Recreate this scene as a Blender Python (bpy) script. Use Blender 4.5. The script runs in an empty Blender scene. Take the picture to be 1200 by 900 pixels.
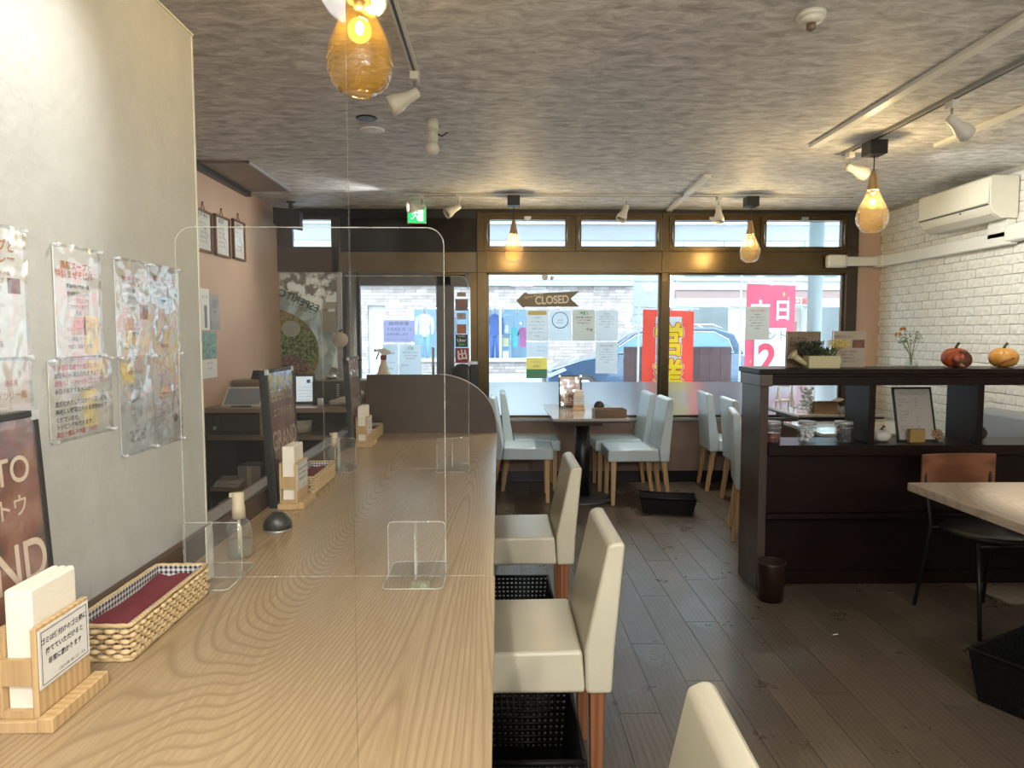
import bpy, bmesh, math, random
from mathutils import Vector, Matrix
R = math.radians
random.seed(7)
SC = bpy.context.scene
COL = SC.collection

# ---------------------------------------------------------------- camera
F = 830.0
cam_d = bpy.data.cameras.new('camera')
cam_d.sensor_fit = 'HORIZONTAL'; cam_d.sensor_width = 36.0; cam_d.lens = F * 36.0 / 1200.0
cam_d.clip_start = 0.05; cam_d.clip_end = 200
cam = bpy.data.objects.new('camera', cam_d); COL.objects.link(cam)
cam.location = (0, 0, 1.375)
cam.rotation_euler = (R(90) - math.atan(59 / F), 0, -math.atan(15 / F))
SC.camera = cam

# ---------------------------------------------------------------- world, view, lights
wd = bpy.data.worlds.new('sky'); SC.world = wd; wd.use_nodes = True
bg = wd.node_tree.nodes['Background']
bg.inputs[0].default_value = (0.80, 0.91, 1.0, 1); bg.inputs[1].default_value = 5.9
SC.view_settings.view_transform = 'Standard'; SC.view_settings.look = 'None'
SC.view_settings.gamma = 1; SC.view_settings.use_curve_mapping = False
SC.view_settings.exposure = 0.2
SC.cycles.max_bounces = 10; SC.cycles.transparent_max_bounces = 24
SC.cycles.diffuse_bounces = 5; SC.cycles.glossy_bounces = 4; SC.cycles.transmission_bounces = 6
SC.cycles.sample_clamp_indirect = 6.0
SC.cycles.caustics_reflective = False; SC.cycles.caustics_refractive = False

def area(name, loc, size, power, col, rot=(0, 0, 0), spread=180):
    l = bpy.data.lights.new(name, 'AREA'); l.shape = 'RECTANGLE'; l.size, l.size_y = size
    l.energy = power; l.color = col; l.spread = R(spread)
    o = bpy.data.objects.new(name, l); COL.objects.link(o); o.location = loc; o.rotation_euler = rot
    return o
def spot(name, loc, target, power, col, ang=70, blend=0.6, rad=0.03):
    l = bpy.data.lights.new(name, 'SPOT'); l.energy = power; l.color = col; l.spot_size = R(ang); l.spot_blend = blend
    l.shadow_soft_size = rad
    o = bpy.data.objects.new(name, l); COL.objects.link(o); o.location = loc
    o.rotation_euler = (Vector(target) - Vector(loc)).to_track_quat('-Z', 'Y').to_euler()
    return o
sun_d = bpy.data.lights.new('sun', 'SUN'); sun_d.energy = 1.0; sun_d.angle = R(8); sun_d.color = (1.0, 0.96, 0.9)
sun = bpy.data.objects.new('sun', sun_d); COL.objects.link(sun); sun.rotation_euler = (R(42), 0, R(-12))
WARM = (1.0, 0.80, 0.55)
# unseen area lights added behind the camera to brighten the room
area('fill_area_counter', (-0.45, -0.35, 2.42), (0.35, 1.8), 5, (1.0, 0.99, 0.97))
area('fill_area_aisle', (0.5, -2.2, 2.42), (0.5, 1.2), 34, (1.0, 0.99, 0.97))
def point(name, loc, power, col, r=0.05):
    l = bpy.data.lights.new(name, 'POINT'); l.energy = power; l.color = col; l.shadow_soft_size = r
    o = bpy.data.objects.new(name, l); COL.objects.link(o); o.location = loc
for q, e_ in (((-0.25, -0.2, 1.95), 9), ((-0.3, -2.0, 1.95), 50), ((1.2, -1.6, 1.95), 115), ((2.16, -1.0, 1.95), 88)): point('fill_point', q, e_, (1.0, .98, .93))  # unseen point lights added behind the camera to lift ceiling and walls

# ---------------------------------------------------------------- materials
MATS = {}
def nmat(name):
    m = bpy.data.materials.new(name); m.use_nodes = True
    nt = m.node_tree; b = nt.nodes['Principled BSDF']
    return m, nt, b
def link(nt, a, b): nt.links.new(a, b)
def mat(name, col, rough=0.5, metal=0.0, spec=0.5, var=0.0, vscale=8.0, bump=0.0, bscale=60.0, coat=0.0,
        emit=None, estr=0.0, stretch=(1, 1, 1), sheen=0.0, rvar=0.0):
    if name in MATS: return MATS[name]
    m, nt, b = nmat(name)
    b.inputs['Base Color'].default_value = (*col, 1); b.inputs['Roughness'].default_value = rough
    b.inputs['Metallic'].default_value = metal; b.inputs['Specular IOR Level'].default_value = spec
    b.inputs['Coat Weight'].default_value = coat; b.inputs['Sheen Weight'].default_value = sheen
    if emit: b.inputs['Emission Color'].default_value = (*emit, 1); b.inputs['Emission Strength'].default_value = estr
    tc = nt.nodes.new('ShaderNodeTexCoord'); mp = nt.nodes.new('ShaderNodeMapping')
    mp.inputs['Scale'].default_value = stretch
    link(nt, tc.outputs['Object'], mp.inputs[0])
    n = nt.nodes.new('ShaderNodeTexNoise'); n.inputs['Scale'].default_value = vscale; n.inputs['Detail'].default_value = 4
    link(nt, mp.outputs[0], n.inputs[0])
    v = max(var, 0.03)
    r = nt.nodes.new('ShaderNodeValToRGB')
    r.color_ramp.elements[0].position = 0.3; r.color_ramp.elements[1].position = 0.7
    r.color_ramp.elements[0].color = (*[c * (1 - v) for c in col], 1)
    r.color_ramp.elements[1].color = (*[min(1, c * (1 + v)) for c in col], 1)
    link(nt, n.outputs[0], r.inputs[0]); link(nt, r.outputs[0], b.inputs['Base Color'])
    if rvar:
        mr = nt.nodes.new('ShaderNodeMapRange'); mr.inputs[3].default_value = rough - rvar; mr.inputs[4].default_value = rough + rvar
        link(nt, n.outputs[0], mr.inputs[0]); link(nt, mr.outputs[0], b.inputs['Roughness'])
    if bump:
        n2 = nt.nodes.new('ShaderNodeTexNoise'); n2.inputs['Scale'].default_value = bscale; n2.inputs['Detail'].default_value = 5
        link(nt, mp.outputs[0], n2.inputs[0])
        bp = nt.nodes.new('ShaderNodeBump'); bp.inputs['Strength'].default_value = bump; bp.inputs['Distance'].default_value = 0.004
        link(nt, n2.outputs[0], bp.inputs['Height']); link(nt, bp.outputs[0], b.inputs['Normal'])
    MATS[name] = m
    return m
def wood(name, c0, c1, along='Y', scale=9.0, dist=5.0, rough=0.4, fine=0.35, coat=0.0, rnd=False, bump=0.08, spec=0.5, longf=0.09):
    if name in MATS: return MATS[name]
    m, nt, b = nmat(name)
    tc = nt.nodes.new('ShaderNodeTexCoord'); mp = nt.nodes.new('ShaderNodeMapping')
    s = {'X': (longf, 1, 1), 'Y': (1, longf, 1), 'Z': (1, 1, longf)}[along]
    mp.inputs['Scale'].default_value = s
    src = tc.outputs['Object']
    if rnd:
        oi = nt.nodes.new('ShaderNodeObjectInfo'); ad = nt.nodes.new('ShaderNodeVectorMath'); ad.operation = 'MULTIPLY_ADD'
        cb = nt.nodes.new('ShaderNodeCombineXYZ')
        for i in range(3): link(nt, oi.outputs['Random'], cb.inputs[i])
        link(nt, cb.outputs[0], ad.inputs[0]); ad.inputs[1].default_value = (37, 91, 53); link(nt, tc.outputs['Object'], ad.inputs[2])
        src = ad.outputs[0]
    link(nt, src, mp.inputs[0])
    w = nt.nodes.new('ShaderNodeTexWave'); w.wave_type = 'BANDS'
    w.bands_direction = 'X' if along != 'X' else 'Y'
    w.inputs['Scale'].default_value = scale; w.inputs['Distortion'].default_value = dist
    w.inputs['Detail'].default_value = 2.5; w.inputs['Detail Scale'].default_value = 1.3
    link(nt, mp.outputs[0], w.inputs[0])
    mp2 = nt.nodes.new('ShaderNodeMapping')
    mp2.inputs['Scale'].default_value = tuple((0.03 if x < 1 else 1) for x in s)
    link(nt, src, mp2.inputs[0])
    n = nt.nodes.new('ShaderNodeTexNoise'); n.inputs['Scale'].default_value = 160; n.inputs['Detail'].default_value = 3
    link(nt, mp2.outputs[0], n.inputs[0])
    mx = nt.nodes.new('ShaderNodeMix'); mx.inputs[0].default_value = fine
    link(nt, w.outputs['Fac'], mx.inputs[2]); link(nt, n.outputs[0], mx.inputs[3])
    r = nt.nodes.new('ShaderNodeValToRGB')
    r.color_ramp.elements[0].position = 0.15; r.color_ramp.elements[1].position = 0.75
    r.color_ramp.elements[0].color = (*c0, 1); r.color_ramp.elements[1].color = (*c1, 1)
    link(nt, mx.outputs[0], r.inputs[0])
    out = r.outputs[0]
    if rnd:
        hs = nt.nodes.new('ShaderNodeHueSaturation'); mr = nt.nodes.new('ShaderNodeMapRange')
        mr.inputs[3].default_value = 0.86; mr.inputs[4].default_value = 1.12
        link(nt, oi.outputs['Random'], mr.inputs[0]); link(nt, mr.outputs[0], hs.inputs['Value']); link(nt, out, hs.inputs['Color']); out = hs.outputs[0]
    link(nt, out, b.inputs['Base Color'])
    b.inputs['Roughness'].default_value = rough; b.inputs['Coat Weight'].default_value = coat
    if rnd:   # worn patches that run across the planks
        ge = nt.nodes.new('ShaderNodeNewGeometry'); nw = nt.nodes.new('ShaderNodeTexNoise'); nw.inputs['Scale'].default_value = 5; nw.inputs['Detail'].default_value = 6; nw.inputs['Roughness'].default_value = .62
        link(nt, ge.outputs['Position'], nw.inputs[0]); mw = nt.nodes.new('ShaderNodeMapRange'); mw.inputs[1].default_value = .3; mw.inputs[2].default_value = .7; mw.inputs[3].default_value = rough - .05; mw.inputs[4].default_value = rough + .09
        link(nt, nw.outputs[0], mw.inputs[0]); link(nt, mw.outputs[0], b.inputs['Roughness'])
    b.inputs['Specular IOR Level'].default_value = spec
    bp = nt.nodes.new('ShaderNodeBump'); bp.inputs['Strength'].default_value = bump; bp.inputs['Distance'].default_value = 0.002
    link(nt, mx.outputs[0], bp.inputs['Height']); link(nt, bp.outputs[0], b.inputs['Normal'])
    MATS[name] = m
    return m
def rings(name, c0, c1, line, freq=62, scale=2.0, stretch=.2, rough=.33, amt=.48, spec=.5):
    """cathedral grain: contour lines of a stretched noise plus fine pores along Y"""
    m, nt, b = nmat(name); tc = nt.nodes.new('ShaderNodeTexCoord'); mp = nt.nodes.new('ShaderNodeMapping'); mp.inputs['Scale'].default_value = (1, stretch, 1)
    link(nt, tc.outputs['Object'], mp.inputs[0])
    n = nt.nodes.new('ShaderNodeTexNoise'); n.inputs['Scale'].default_value = scale; n.inputs['Detail'].default_value = 1.6; n.inputs['Roughness'].default_value = .35; link(nt, mp.outputs[0], n.inputs[0])
    mu = nt.nodes.new('ShaderNodeMath'); mu.operation = 'MULTIPLY'; mu.inputs[1].default_value = freq; link(nt, n.outputs[0], mu.inputs[0])
    fr = nt.nodes.new('ShaderNodeMath'); fr.operation = 'FRACT'; link(nt, mu.outputs[0], fr.inputs[0])
    r0 = nt.nodes.new('ShaderNodeValToRGB'); e = r0.color_ramp.elements; e[0].position = 0; e[0].color = (0, 0, 0, 1); e[1].position = 1; e[1].color = (0, 0, 0, 1)
    x = e.new(.50); x.color = (.05,) * 3 + (1,); x = e.new(.80); x.color = (1, 1, 1, 1)
    link(nt, fr.outputs[0], r0.inputs[0])
    mp2 = nt.nodes.new('ShaderNodeMapping'); mp2.inputs['Scale'].default_value = (1, .04, 1); link(nt, tc.outputs['Object'], mp2.inputs[0])
    n2 = nt.nodes.new('ShaderNodeTexNoise'); n2.inputs['Scale'].default_value = 150; n2.inputs['Detail'].default_value = 4; link(nt, mp2.outputs[0], n2.inputs[0])
    n3 = nt.nodes.new('ShaderNodeTexNoise'); n3.inputs['Scale'].default_value = 3.5; n3.inputs['Detail'].default_value = 2; link(nt, mp.outputs[0], n3.inputs[0])
    ra = nt.nodes.new('ShaderNodeValToRGB'); ra.color_ramp.elements[0].position = .35; ra.color_ramp.elements[1].position = .65; ra.color_ramp.elements[0].color = (*c0, 1); ra.color_ramp.elements[1].color = (*c1, 1)
    mA = nt.nodes.new('ShaderNodeMix'); mA.inputs[0].default_value = .45; link(nt, n3.outputs[0], mA.inputs[2]); link(nt, n2.outputs[0], mA.inputs[3]); link(nt, mA.outputs[0], ra.inputs[0])
    k = nt.nodes.new('ShaderNodeMath'); k.operation = 'MULTIPLY'; k.inputs[1].default_value = amt; link(nt, r0.outputs[0], k.inputs[0])
    k2 = nt.nodes.new('ShaderNodeMath'); k2.operation = 'MULTIPLY'; link(nt, k.outputs[0], k2.inputs[0]); link(nt, n2.outputs[0], k2.inputs[1])
    k3 = nt.nodes.new('ShaderNodeMath'); k3.operation = 'MULTIPLY'; k3.inputs[1].default_value = 1.8; k3.use_clamp = True; link(nt, k2.outputs[0], k3.inputs[0])
    mx = nt.nodes.new('ShaderNodeMix'); mx.data_type = 'RGBA'; link(nt, k3.outputs[0], mx.inputs[0]); link(nt, ra.outputs[0], mx.inputs[6]); mx.inputs[7].default_value = (*line, 1)
    link(nt, mx.outputs[2], b.inputs['Base Color']); b.inputs['Roughness'].default_value = rough; b.inputs['Specular IOR Level'].default_value = spec
    bp = nt.nodes.new('ShaderNodeBump'); bp.inputs['Strength'].default_value = .05; bp.inputs['Distance'].default_value = .001; link(nt, n2.outputs[0], bp.inputs['Height']); link(nt, bp.outputs[0], b.inputs['Normal'])
    return m
def clear(name, tint=(1, 1, 1), haze=0.0, ior=1.45, rough=0.0, hazecol=(0.8, 0.82, 0.85), wav=0.0, wscale=20, refl=1.0):
    """thin clear sheet: transparent + fresnel reflection + a little dust"""
    if name in MATS: return MATS[name]
    m = bpy.data.materials.new(name); m.use_nodes = True; nt = m.node_tree
    nt.nodes.remove(nt.nodes['Principled BSDF']); out = nt.nodes['Material Output']
    t = nt.nodes.new('ShaderNodeBsdfTransparent'); t.inputs[0].default_value = (*tint, 1)
    g = nt.nodes.new('ShaderNodeBsdfGlossy'); g.inputs['Roughness'].default_value = rough
    fr = nt.nodes.new('ShaderNodeFresnel'); fr.inputs[0].default_value = ior
    mx = nt.nodes.new('ShaderNodeMixShader')
    mul = nt.nodes.new('ShaderNodeMath'); mul.operation = 'MULTIPLY'; mul.inputs[1].default_value = refl
    geo = nt.nodes.new('ShaderNodeNewGeometry')
    inv = nt.nodes.new('ShaderNodeMath'); inv.operation = 'SUBTRACT'; inv.inputs[0].default_value = 1.0
    link(nt, geo.outputs['Backfacing'], inv.inputs[1])
    mul2 = nt.nodes.new('ShaderNodeMath'); mul2.operation = 'MULTIPLY'
    link(nt, fr.outputs[0], mul.inputs[0]); link(nt, mul.outputs[0], mul2.inputs[0]); link(nt, inv.outputs[0], mul2.inputs[1])
    link(nt, mul2.outputs[0], mx.inputs[0]); link(nt, t.outputs[0], mx.inputs[1]); link(nt, g.outputs[0], mx.inputs[2])
    last = mx.outputs[0]
    if wav:
        tc = nt.nodes.new('ShaderNodeTexCoord'); n = nt.nodes.new('ShaderNodeTexNoise'); n.inputs['Scale'].default_value = wscale
        n.inputs['Detail'].default_value = 2; link(nt, tc.outputs['Object'], n.inputs[0])
        bp = nt.nodes.new('ShaderNodeBump'); bp.inputs['Strength'].default_value = wav; bp.inputs['Distance'].default_value = 0.02
        link(nt, n.outputs[0], bp.inputs['Height']); link(nt, bp.outputs[0], g.inputs['Normal'])
    if haze:
        d = nt.nodes.new('ShaderNodeBsdfDiffuse'); d.inputs[0].default_value = (*hazecol, 1)
        m2 = nt.nodes.new('ShaderNodeMixShader')
        tc = nt.nodes.new('ShaderNodeTexCoord'); n = nt.nodes.new('ShaderNodeTexNoise'); n.inputs['Scale'].default_value = 9
        n.inputs['Detail'].default_value = 3; n.inputs['Roughness'].default_value = 0.6; link(nt, tc.outputs['Object'], n.inputs[0])
        mr = nt.nodes.new('ShaderNodeMapRange'); mr.inputs[1].default_value = 0.3; mr.inputs[2].default_value = 0.8
        mr.inputs[3].default_value = haze * 0.4; mr.inputs[4].default_value = haze * 1.8
        link(nt, n.outputs[0], mr.inputs[0]); link(nt, mr.outputs[0], m2.inputs[0])
        link(nt, last, m2.inputs[1]); link(nt, d.outputs[0], m2.inputs[2]); last = m2.outputs[0]
    link(nt, last, out.inputs[0])
    MATS[name] = m
    return m
def emis(name, col, s):
    return mat(name, col, 0.5, emit=col, estr=s)

# ---------------------------------------------------------------- mesh helpers
def obj(name, me, m=None, parent=None):
    o = bpy.data.objects.new(name, me); COL.objects.link(o)
    if m is not None and not me.materials:
        for q in (m if isinstance(m, (list, tuple)) else [m]): me.materials.append(q)
    if parent is not None: o.parent = parent
    return o
class MB:
    def __init__(s): s.v = []; s.f = []; s.mi = []; s.sm = []
    def add(s, vs, fs, mi=0, smooth=False, M=None):
        k = len(s.v)
        s.v += [tuple(M @ Vector(p)) for p in vs] if M is not None else [tuple(p) for p in vs]
        for f in fs: s.f.append(tuple(i + k for i in f)); s.mi.append(mi); s.sm.append(smooth)
        return s
    def box(s, x0, x1, y0, y1, z0, z1, mi=0, M=None):
        vs = [(x, y, z) for z in (z0, z1) for y in (y0, y1) for x in (x0, x1)]
        fs = [(0, 2, 3, 1), (4, 5, 7, 6), (0, 1, 5, 4), (2, 6, 7, 3), (0, 4, 6, 2), (1, 3, 7, 5)]
        return s.add(vs, fs, mi, False, M)
    def frustum(s, c0, a0, c1, a1, mi=0, M=None):
        """square bar from centre c0 with half sizes a0 to c1 with a1 (z-like axis)"""
        vs = []
        for c, a in ((c0, a0), (c1, a1)):
            for dx, dy in ((-1, -1), (1, -1), (1, 1), (-1, 1)): vs.append((c[0] + dx * a[0], c[1] + dy * a[1], c[2]))
        fs = [(3, 2, 1, 0), (4, 5, 6, 7)] + [(i, (i + 1) % 4, 4 + (i + 1) % 4, 4 + i) for i in range(4)]
        return s.add(vs, fs, mi, False, M)
    def prism(s, poly, a, b, axis='y', mi=0, M=None):
        """extrude 2D poly; axis y: poly=(x,z); x: poly=(y,z); z: poly=(x,y)"""
        n = len(poly); vs = []
        for t in (a, b):
            for (p, q) in poly:
                vs.append({'y': (p, t, q), 'x': (t, p, q), 'z': (p, q, t)}[axis])
        ar = sum(poly[i][0] * poly[(i + 1) % n][1] - poly[(i + 1) % n][0] * poly[i][1] for i in range(n))
        fs = [tuple(range(n)), tuple(range(2 * n - 1, n - 1, -1))] + [(i, n + i, n + (i + 1) % n, (i + 1) % n) for i in range(n)]
        flip = (ar < 0) ^ (axis == 'y') ^ (b < a)
        if not flip: fs = [tuple(reversed(f)) for f in fs]
        return s.add(vs, fs, mi, False, M)
    def lathe(s, prof, c=(0, 0, 0), n=16, mi=0, smooth=True, M=None, rib=None):
        vs = []; fs = []
        for (r, z) in prof:
            for i in range(n):
                a = 2 * math.pi * i / n; rr = r * (rib(a) if rib else 1)
                vs.append((c[0] + rr * math.cos(a), c[1] + rr * math.sin(a), c[2] + z))
        for j in range(len(prof) - 1):
            for i in range(n):
                k = (i + 1) % n
                fs.append((j * n + i, j * n + k, (j + 1) * n + k, (j + 1) * n + i))
        if prof[0][0] > 1e-5: fs.append(tuple(range(n - 1, -1, -1)))
        if prof[-1][0] > 1e-5: fs.append(tuple((len(prof) - 1) * n + i for i in range(n)))
        return s.add(vs, fs, mi, smooth, M)
    def cyl(s, p0, p1, r0, r1=None, n=12, mi=0, smooth=True):
        r1 = r0 if r1 is None else r1
        p0 = Vector(p0); p1 = Vector(p1); d = p1 - p0
        M = Matrix.Translation(p0) @ d.to_track_quat('Z', 'Y').to_matrix().to_4x4()
        return s.lathe([(r0, 0), (r1, d.length)], n=n, mi=mi, smooth=smooth, M=M)
    def tube(s, pts, r, n=6, mi=0, closed=False):
        pts = [Vector(p) for p in pts]; m = len(pts); vs = []; fs = []
        up = None
        for i, p in enumerate(pts):
            if closed: d = pts[(i + 1) % m] - pts[i - 1]
            else: d = pts[min(i + 1, m - 1)] - pts[max(i - 1, 0)]
            d.normalize()
            if up is None: up = d.orthogonal().normalized()
            up = (up - d * up.dot(d)).normalized(); w = d.cross(up)
            rr = r[i] if isinstance(r, (list, tuple)) else r
            for k in range(n):
                a = 2 * math.pi * k / n; vs.append(p + (up * math.cos(a) + w * math.sin(a)) * rr)
        for i in range(m if closed else m - 1):
            j = (i + 1) % m
            for k in range(n):
                l = (k + 1) % n; fs.append((i * n + k, i * n + l, j * n + l, j * n + k))
        if not closed: fs.append(tuple(range(n - 1, -1, -1))); fs.append(tuple((m - 1) * n + k for k in range(n)))
        return s.add(vs, fs, mi, True)
    def ball(s, c, r, n=12, mi=0, sc=(1, 1, 1), lo=-90, hi=90, M=None):
        k = max(5, n // 2); prof = []
        for i in range(k + 1):
            a = R(lo + (hi - lo) * i / k); prof.append((max(0, math.cos(a)) * r, math.sin(a) * r))
        MM = Matrix.Translation(c) @ Matrix.Diagonal((*sc, 1))
        if M is not None: MM = M @ MM
        return s.lathe(prof, n=n, mi=mi, M=MM)
    def mesh(s, name):
        me = bpy.data.meshes.new(name); me.from_pydata(s.v, [], s.f)
        me.polygons.foreach_set('material_index', s.mi); me.polygons.foreach_set('use_smooth', s.sm)
        me.update(); return me
    def build(s, name, m, parent=None, bevel=0.0, seg=2, clean=False):
        me = s.mesh(name)
        if clean or True:
            bm = bmesh.new(); bm.from_mesh(me); bmesh.ops.remove_doubles(bm, verts=bm.verts, dist=1e-6)
            if clean: bmesh.ops.recalc_face_normals(bm, faces=bm.faces)
            bm.to_mesh(me); bm.free()
        o = obj(name, me, m, parent)
        if bevel:
            bv = o.modifiers.new('bevel', 'BEVEL'); bv.width = bevel; bv.segments = seg; bv.limit_method = 'ANGLE'; bv.angle_limit = R(40)
            if seg > 1:
                for p in me.polygons: p.use_smooth = True
                bv.harden_normals = True
        return o
def bx(name, m, parent, x0, x1, y0, y1, z0, z1, bevel=0.0, seg=2):
    return MB().box(x0, x1, y0, y1, z0, z1).build(name, m, parent, bevel, seg)
def thing(name, label, cat, loc=(0, 0, 0), rz=0, group=None):
    o = bpy.data.objects.new(name, None); COL.objects.link(o); o.empty_display_size = 0.1
    o.location = loc; o.rotation_euler = (0, 0, rz); o['label'] = label; o['category'] = cat
    if group: o['group'] = group
    return o
def tag(o, label, cat, group=None, loc=None):
    o['label'] = label; o['category'] = cat
    if group: o['group'] = group
    if loc is not None: o.location = loc
    return o
def struct(o): o['kind'] = 'structure'; return o
def sempty(name):
    o = bpy.data.objects.new(name, None); COL.objects.link(o); o['kind'] = 'structure'; return o
def dup(root, loc=None, rz=None, label=None, group=None):
    kids = {}
    for o in bpy.data.objects:
        if o.parent: kids.setdefault(o.parent, []).append(o)
    def cp(o, par):
        c = o.copy(); COL.objects.link(c)
        if par is not None: c.parent = par
        for ch in kids.get(o, []): cp(ch, c)
        return c
    r = cp(root, None)
    if loc is not None: r.location = loc
    if rz is not None: r.rotation_euler = (0, 0, rz)
    if label: r['label'] = label
    if group: r['group'] = group
    return r

# flat print: lettering as thin mesh lying on a face that looks towards local -y
_fc = bpy.data.curves.new('type', 'FONT'); _fo = bpy.data.objects.new('type', _fc); COL.objects.link(_fo)
_fc.resolution_u = 2
_tc = {}
def glyphs(body, bold=0.0, align='CENTER', res=2):
    k = (body, bold, align, res)
    if k not in _tc:
        _fc.body = body; _fc.align_x = align; _fc.align_y = 'CENTER'; _fc.offset = bold; _fc.resolution_u = res
        bpy.context.view_layer.update()
        me = bpy.data.meshes.new_from_object(_fo.evaluated_get(bpy.context.evaluated_depsgraph_get()))
        _tc[k] = ([tuple(v.co) for v in me.vertices], [tuple(p.vertices) for p in me.polygons])
        bpy.data.meshes.remove(me)
    return _tc[k]
def text(mb, body, x, z, size, y=-0.0012, bold=0.0, sx=1.0, align='CENTER', mirror=False, rot=0.0, mi=0, res=None):
    res = res or (5 if size > .05 else 3 if size > .02 else 1)
    vs, fs = glyphs(body, bold, align, res)
    c, s = math.cos(rot), math.sin(rot); out = []
    for (a, b, _) in vs:
        a *= size * sx * (-1 if mirror else 1); b *= size
        out.append((x + a * c - b * s, y, z + a * s + b * c))
    if mirror: fs = [tuple(reversed(f)) for f in fs]
    mb.add(out, [f for f in fs], mi)
# ================================================================ structure
M_ceil = None
def ceiling_mat():
    m, nt, b = nmat('ceiling_paper')
    tc = nt.nodes.new('ShaderNodeTexCoord'); mp = nt.nodes.new('ShaderNodeMapping'); mp.inputs['Scale'].default_value = (1, 2.2, 1)
    link(nt, tc.outputs['Object'], mp.inputs[0])
    n = nt.nodes.new('ShaderNodeTexNoise'); n.inputs['Scale'].default_value = 8; n.inputs['Detail'].default_value = 10; n.inputs['Roughness'].default_value = 0.72
    n.inputs['Distortion'].default_value = 0.6
    link(nt, mp.outputs[0], n.inputs[0])
    r = nt.nodes.new('ShaderNodeValToRGB'); r.color_ramp.elements[0].position = 0.36; r.color_ramp.elements[1].position = 0.64
    r.color_ramp.elements[0].color = (0.38, 0.375, 0.37, 1); r.color_ramp.elements[1].color = (0.84, 0.835, 0.825, 1)
    link(nt, n.outputs[0], r.inputs[0]); link(nt, r.outputs[0], b.inputs['Base Color'])
    b.inputs['Roughness'].default_value = 0.6
    bp = nt.nodes.new('ShaderNodeBump'); bp.inputs['Strength'].default_value = 0.5; bp.inputs['Distance'].default_value = 0.004
    link(nt, n.outputs[0], bp.inputs['Height']); link(nt, bp.outputs[0], b.inputs['Normal'])
    return m
M_ceil = ceiling_mat()
M_grey = mat('grey_wallpaper', (0.445, 0.45, 0.425), 0.55, var=0.05, vscale=14, bump=0.5, bscale=45)
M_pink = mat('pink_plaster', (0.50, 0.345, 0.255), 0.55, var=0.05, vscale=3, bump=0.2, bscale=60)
M_white = mat('white_plastic', (0.72, 0.70, 0.62), 0.35)
M_ivory = mat('ivory_plastic', (0.66, 0.645, 0.54), 0.35)
M_bronze = mat('bronze_sash', (0.085, 0.058, 0.026), 0.28, metal=0.75, var=0.1)
M_blk = mat('black_paint', (0.008, 0.008, 0.009), 0.4)
M_dark = mat('dark_brown_paint', (0.035, 0.022, 0.013), 0.35)
M_alu = mat('aluminium', (0.42, 0.43, 0.45), 0.35, metal=0.8)
M_glass = clear('window_glass', (0.93, 0.97, 0.98), haze=0.012)
M_floorw = wood('floor_plank_wood', (0.06, 0.043, 0.030), (0.13, 0.098, 0.070), 'Y', 14, 4, rough=0.30, fine=0.75, rnd=True, bump=0.25, spec=0.6)
M_joint = mat('floor_joint', (0.02, 0.014, 0.01), 0.6)
D = 6.49; H = 2.5; XL = -2.0; XR = 3.5; YB = -4.0

floor = struct(bx('floor', M_joint, None, XL - .1, XR + .1, YB - .1, D + .1, -0.06, -0.0022))
# planks 0.15 x 0.9 m laid lengthwise towards the windows
PW, PL = 0.152, 0.914
pmesh = MB().box(-PW / 2 + .0012, PW / 2 - .0012, -PL / 2 + .0012, PL / 2 - .0012, -0.0022, 0.0).mesh('plank'); pmesh.materials.append(M_floorw)
def plank_cut(y0, y1):
    return MB().box(-PW / 2 + .0012, PW / 2 - .0012, y0 + .0012, y1 - .0012, -0.0022, 0.0)
far_mb = MB(); n = 0
cols = int((XR - XL) / PW) + 1
for c in range(cols):
    x = XL + PW * (c + .5)
    off = (c * 0.37 * PL) % PL
    y = YB - off
    while y < D:
        a, b_ = max(y, YB), min(y + PL, D)
        if b_ - a > 0.02 and x < XR:
            if x > -0.1 and b_ > 1.3 and b_ - a > 0.05:
                if b_ - a > PL - .001:
                    o = bpy.data.objects.new('plank', pmesh); COL.objects.link(o); o.location = (x, (a + b_) / 2, 0)
                else:
                    o = plank_cut(-(b_ - a) / 2, (b_ - a) / 2).build('plank', M_floorw); o.location = (x, (a + b_) / 2, 0)
                o.parent = floor; n += 1
            else:
                far_mb.box(x - PW / 2 + .0012, x + PW / 2 - .0012, a + .0012, b_ - .0012, -.0022, 0)
        y += PL
o = far_mb.build('plank_field', M_floorw, floor); o['kind'] = 'stuff'

struct(bx('ceiling', M_ceil, None, XL - .1, XR + .1, YB - .1, D + .25, H, H + .12))
struct(bx('wall_back', M_grey, None, XL - .1, XR + .1, YB - .1, YB, 0, H))
struct(bx('wall_left', M_pink, None, XL - .1, XL, YB, D + .12, 0, H))
# grey partition wall behind the counter, open above
wp = sempty('wall_partition')
bx('panel', M_grey, wp, -1.0, -0.898, YB, 2.15, 0, 2.243)
bx('corner_bead', M_ivory, wp, -1.004, -0.896, 2.148, 2.156, 0, 2.246)
bx('corner_bead', M_ivory, wp, -1.004, -0.893, YB, 2.156, 2.243, 2.248)
# ledge board between counter and wall
tl = sempty('trim_1')
bx('ledge_board', wood('ledge_wood', (0.05, 0.028, 0.016), (0.11, 0.062, 0.035), 'Y', 10, 4, 0.4), tl, -0.965, -0.877, -1.5, 4.66, 0.70, 0.792, .003)
bx('silver_track', M_alu, tl, -0.94, -0.885, 2.16, 4.2, 0.792, 0.80, .002)

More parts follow.
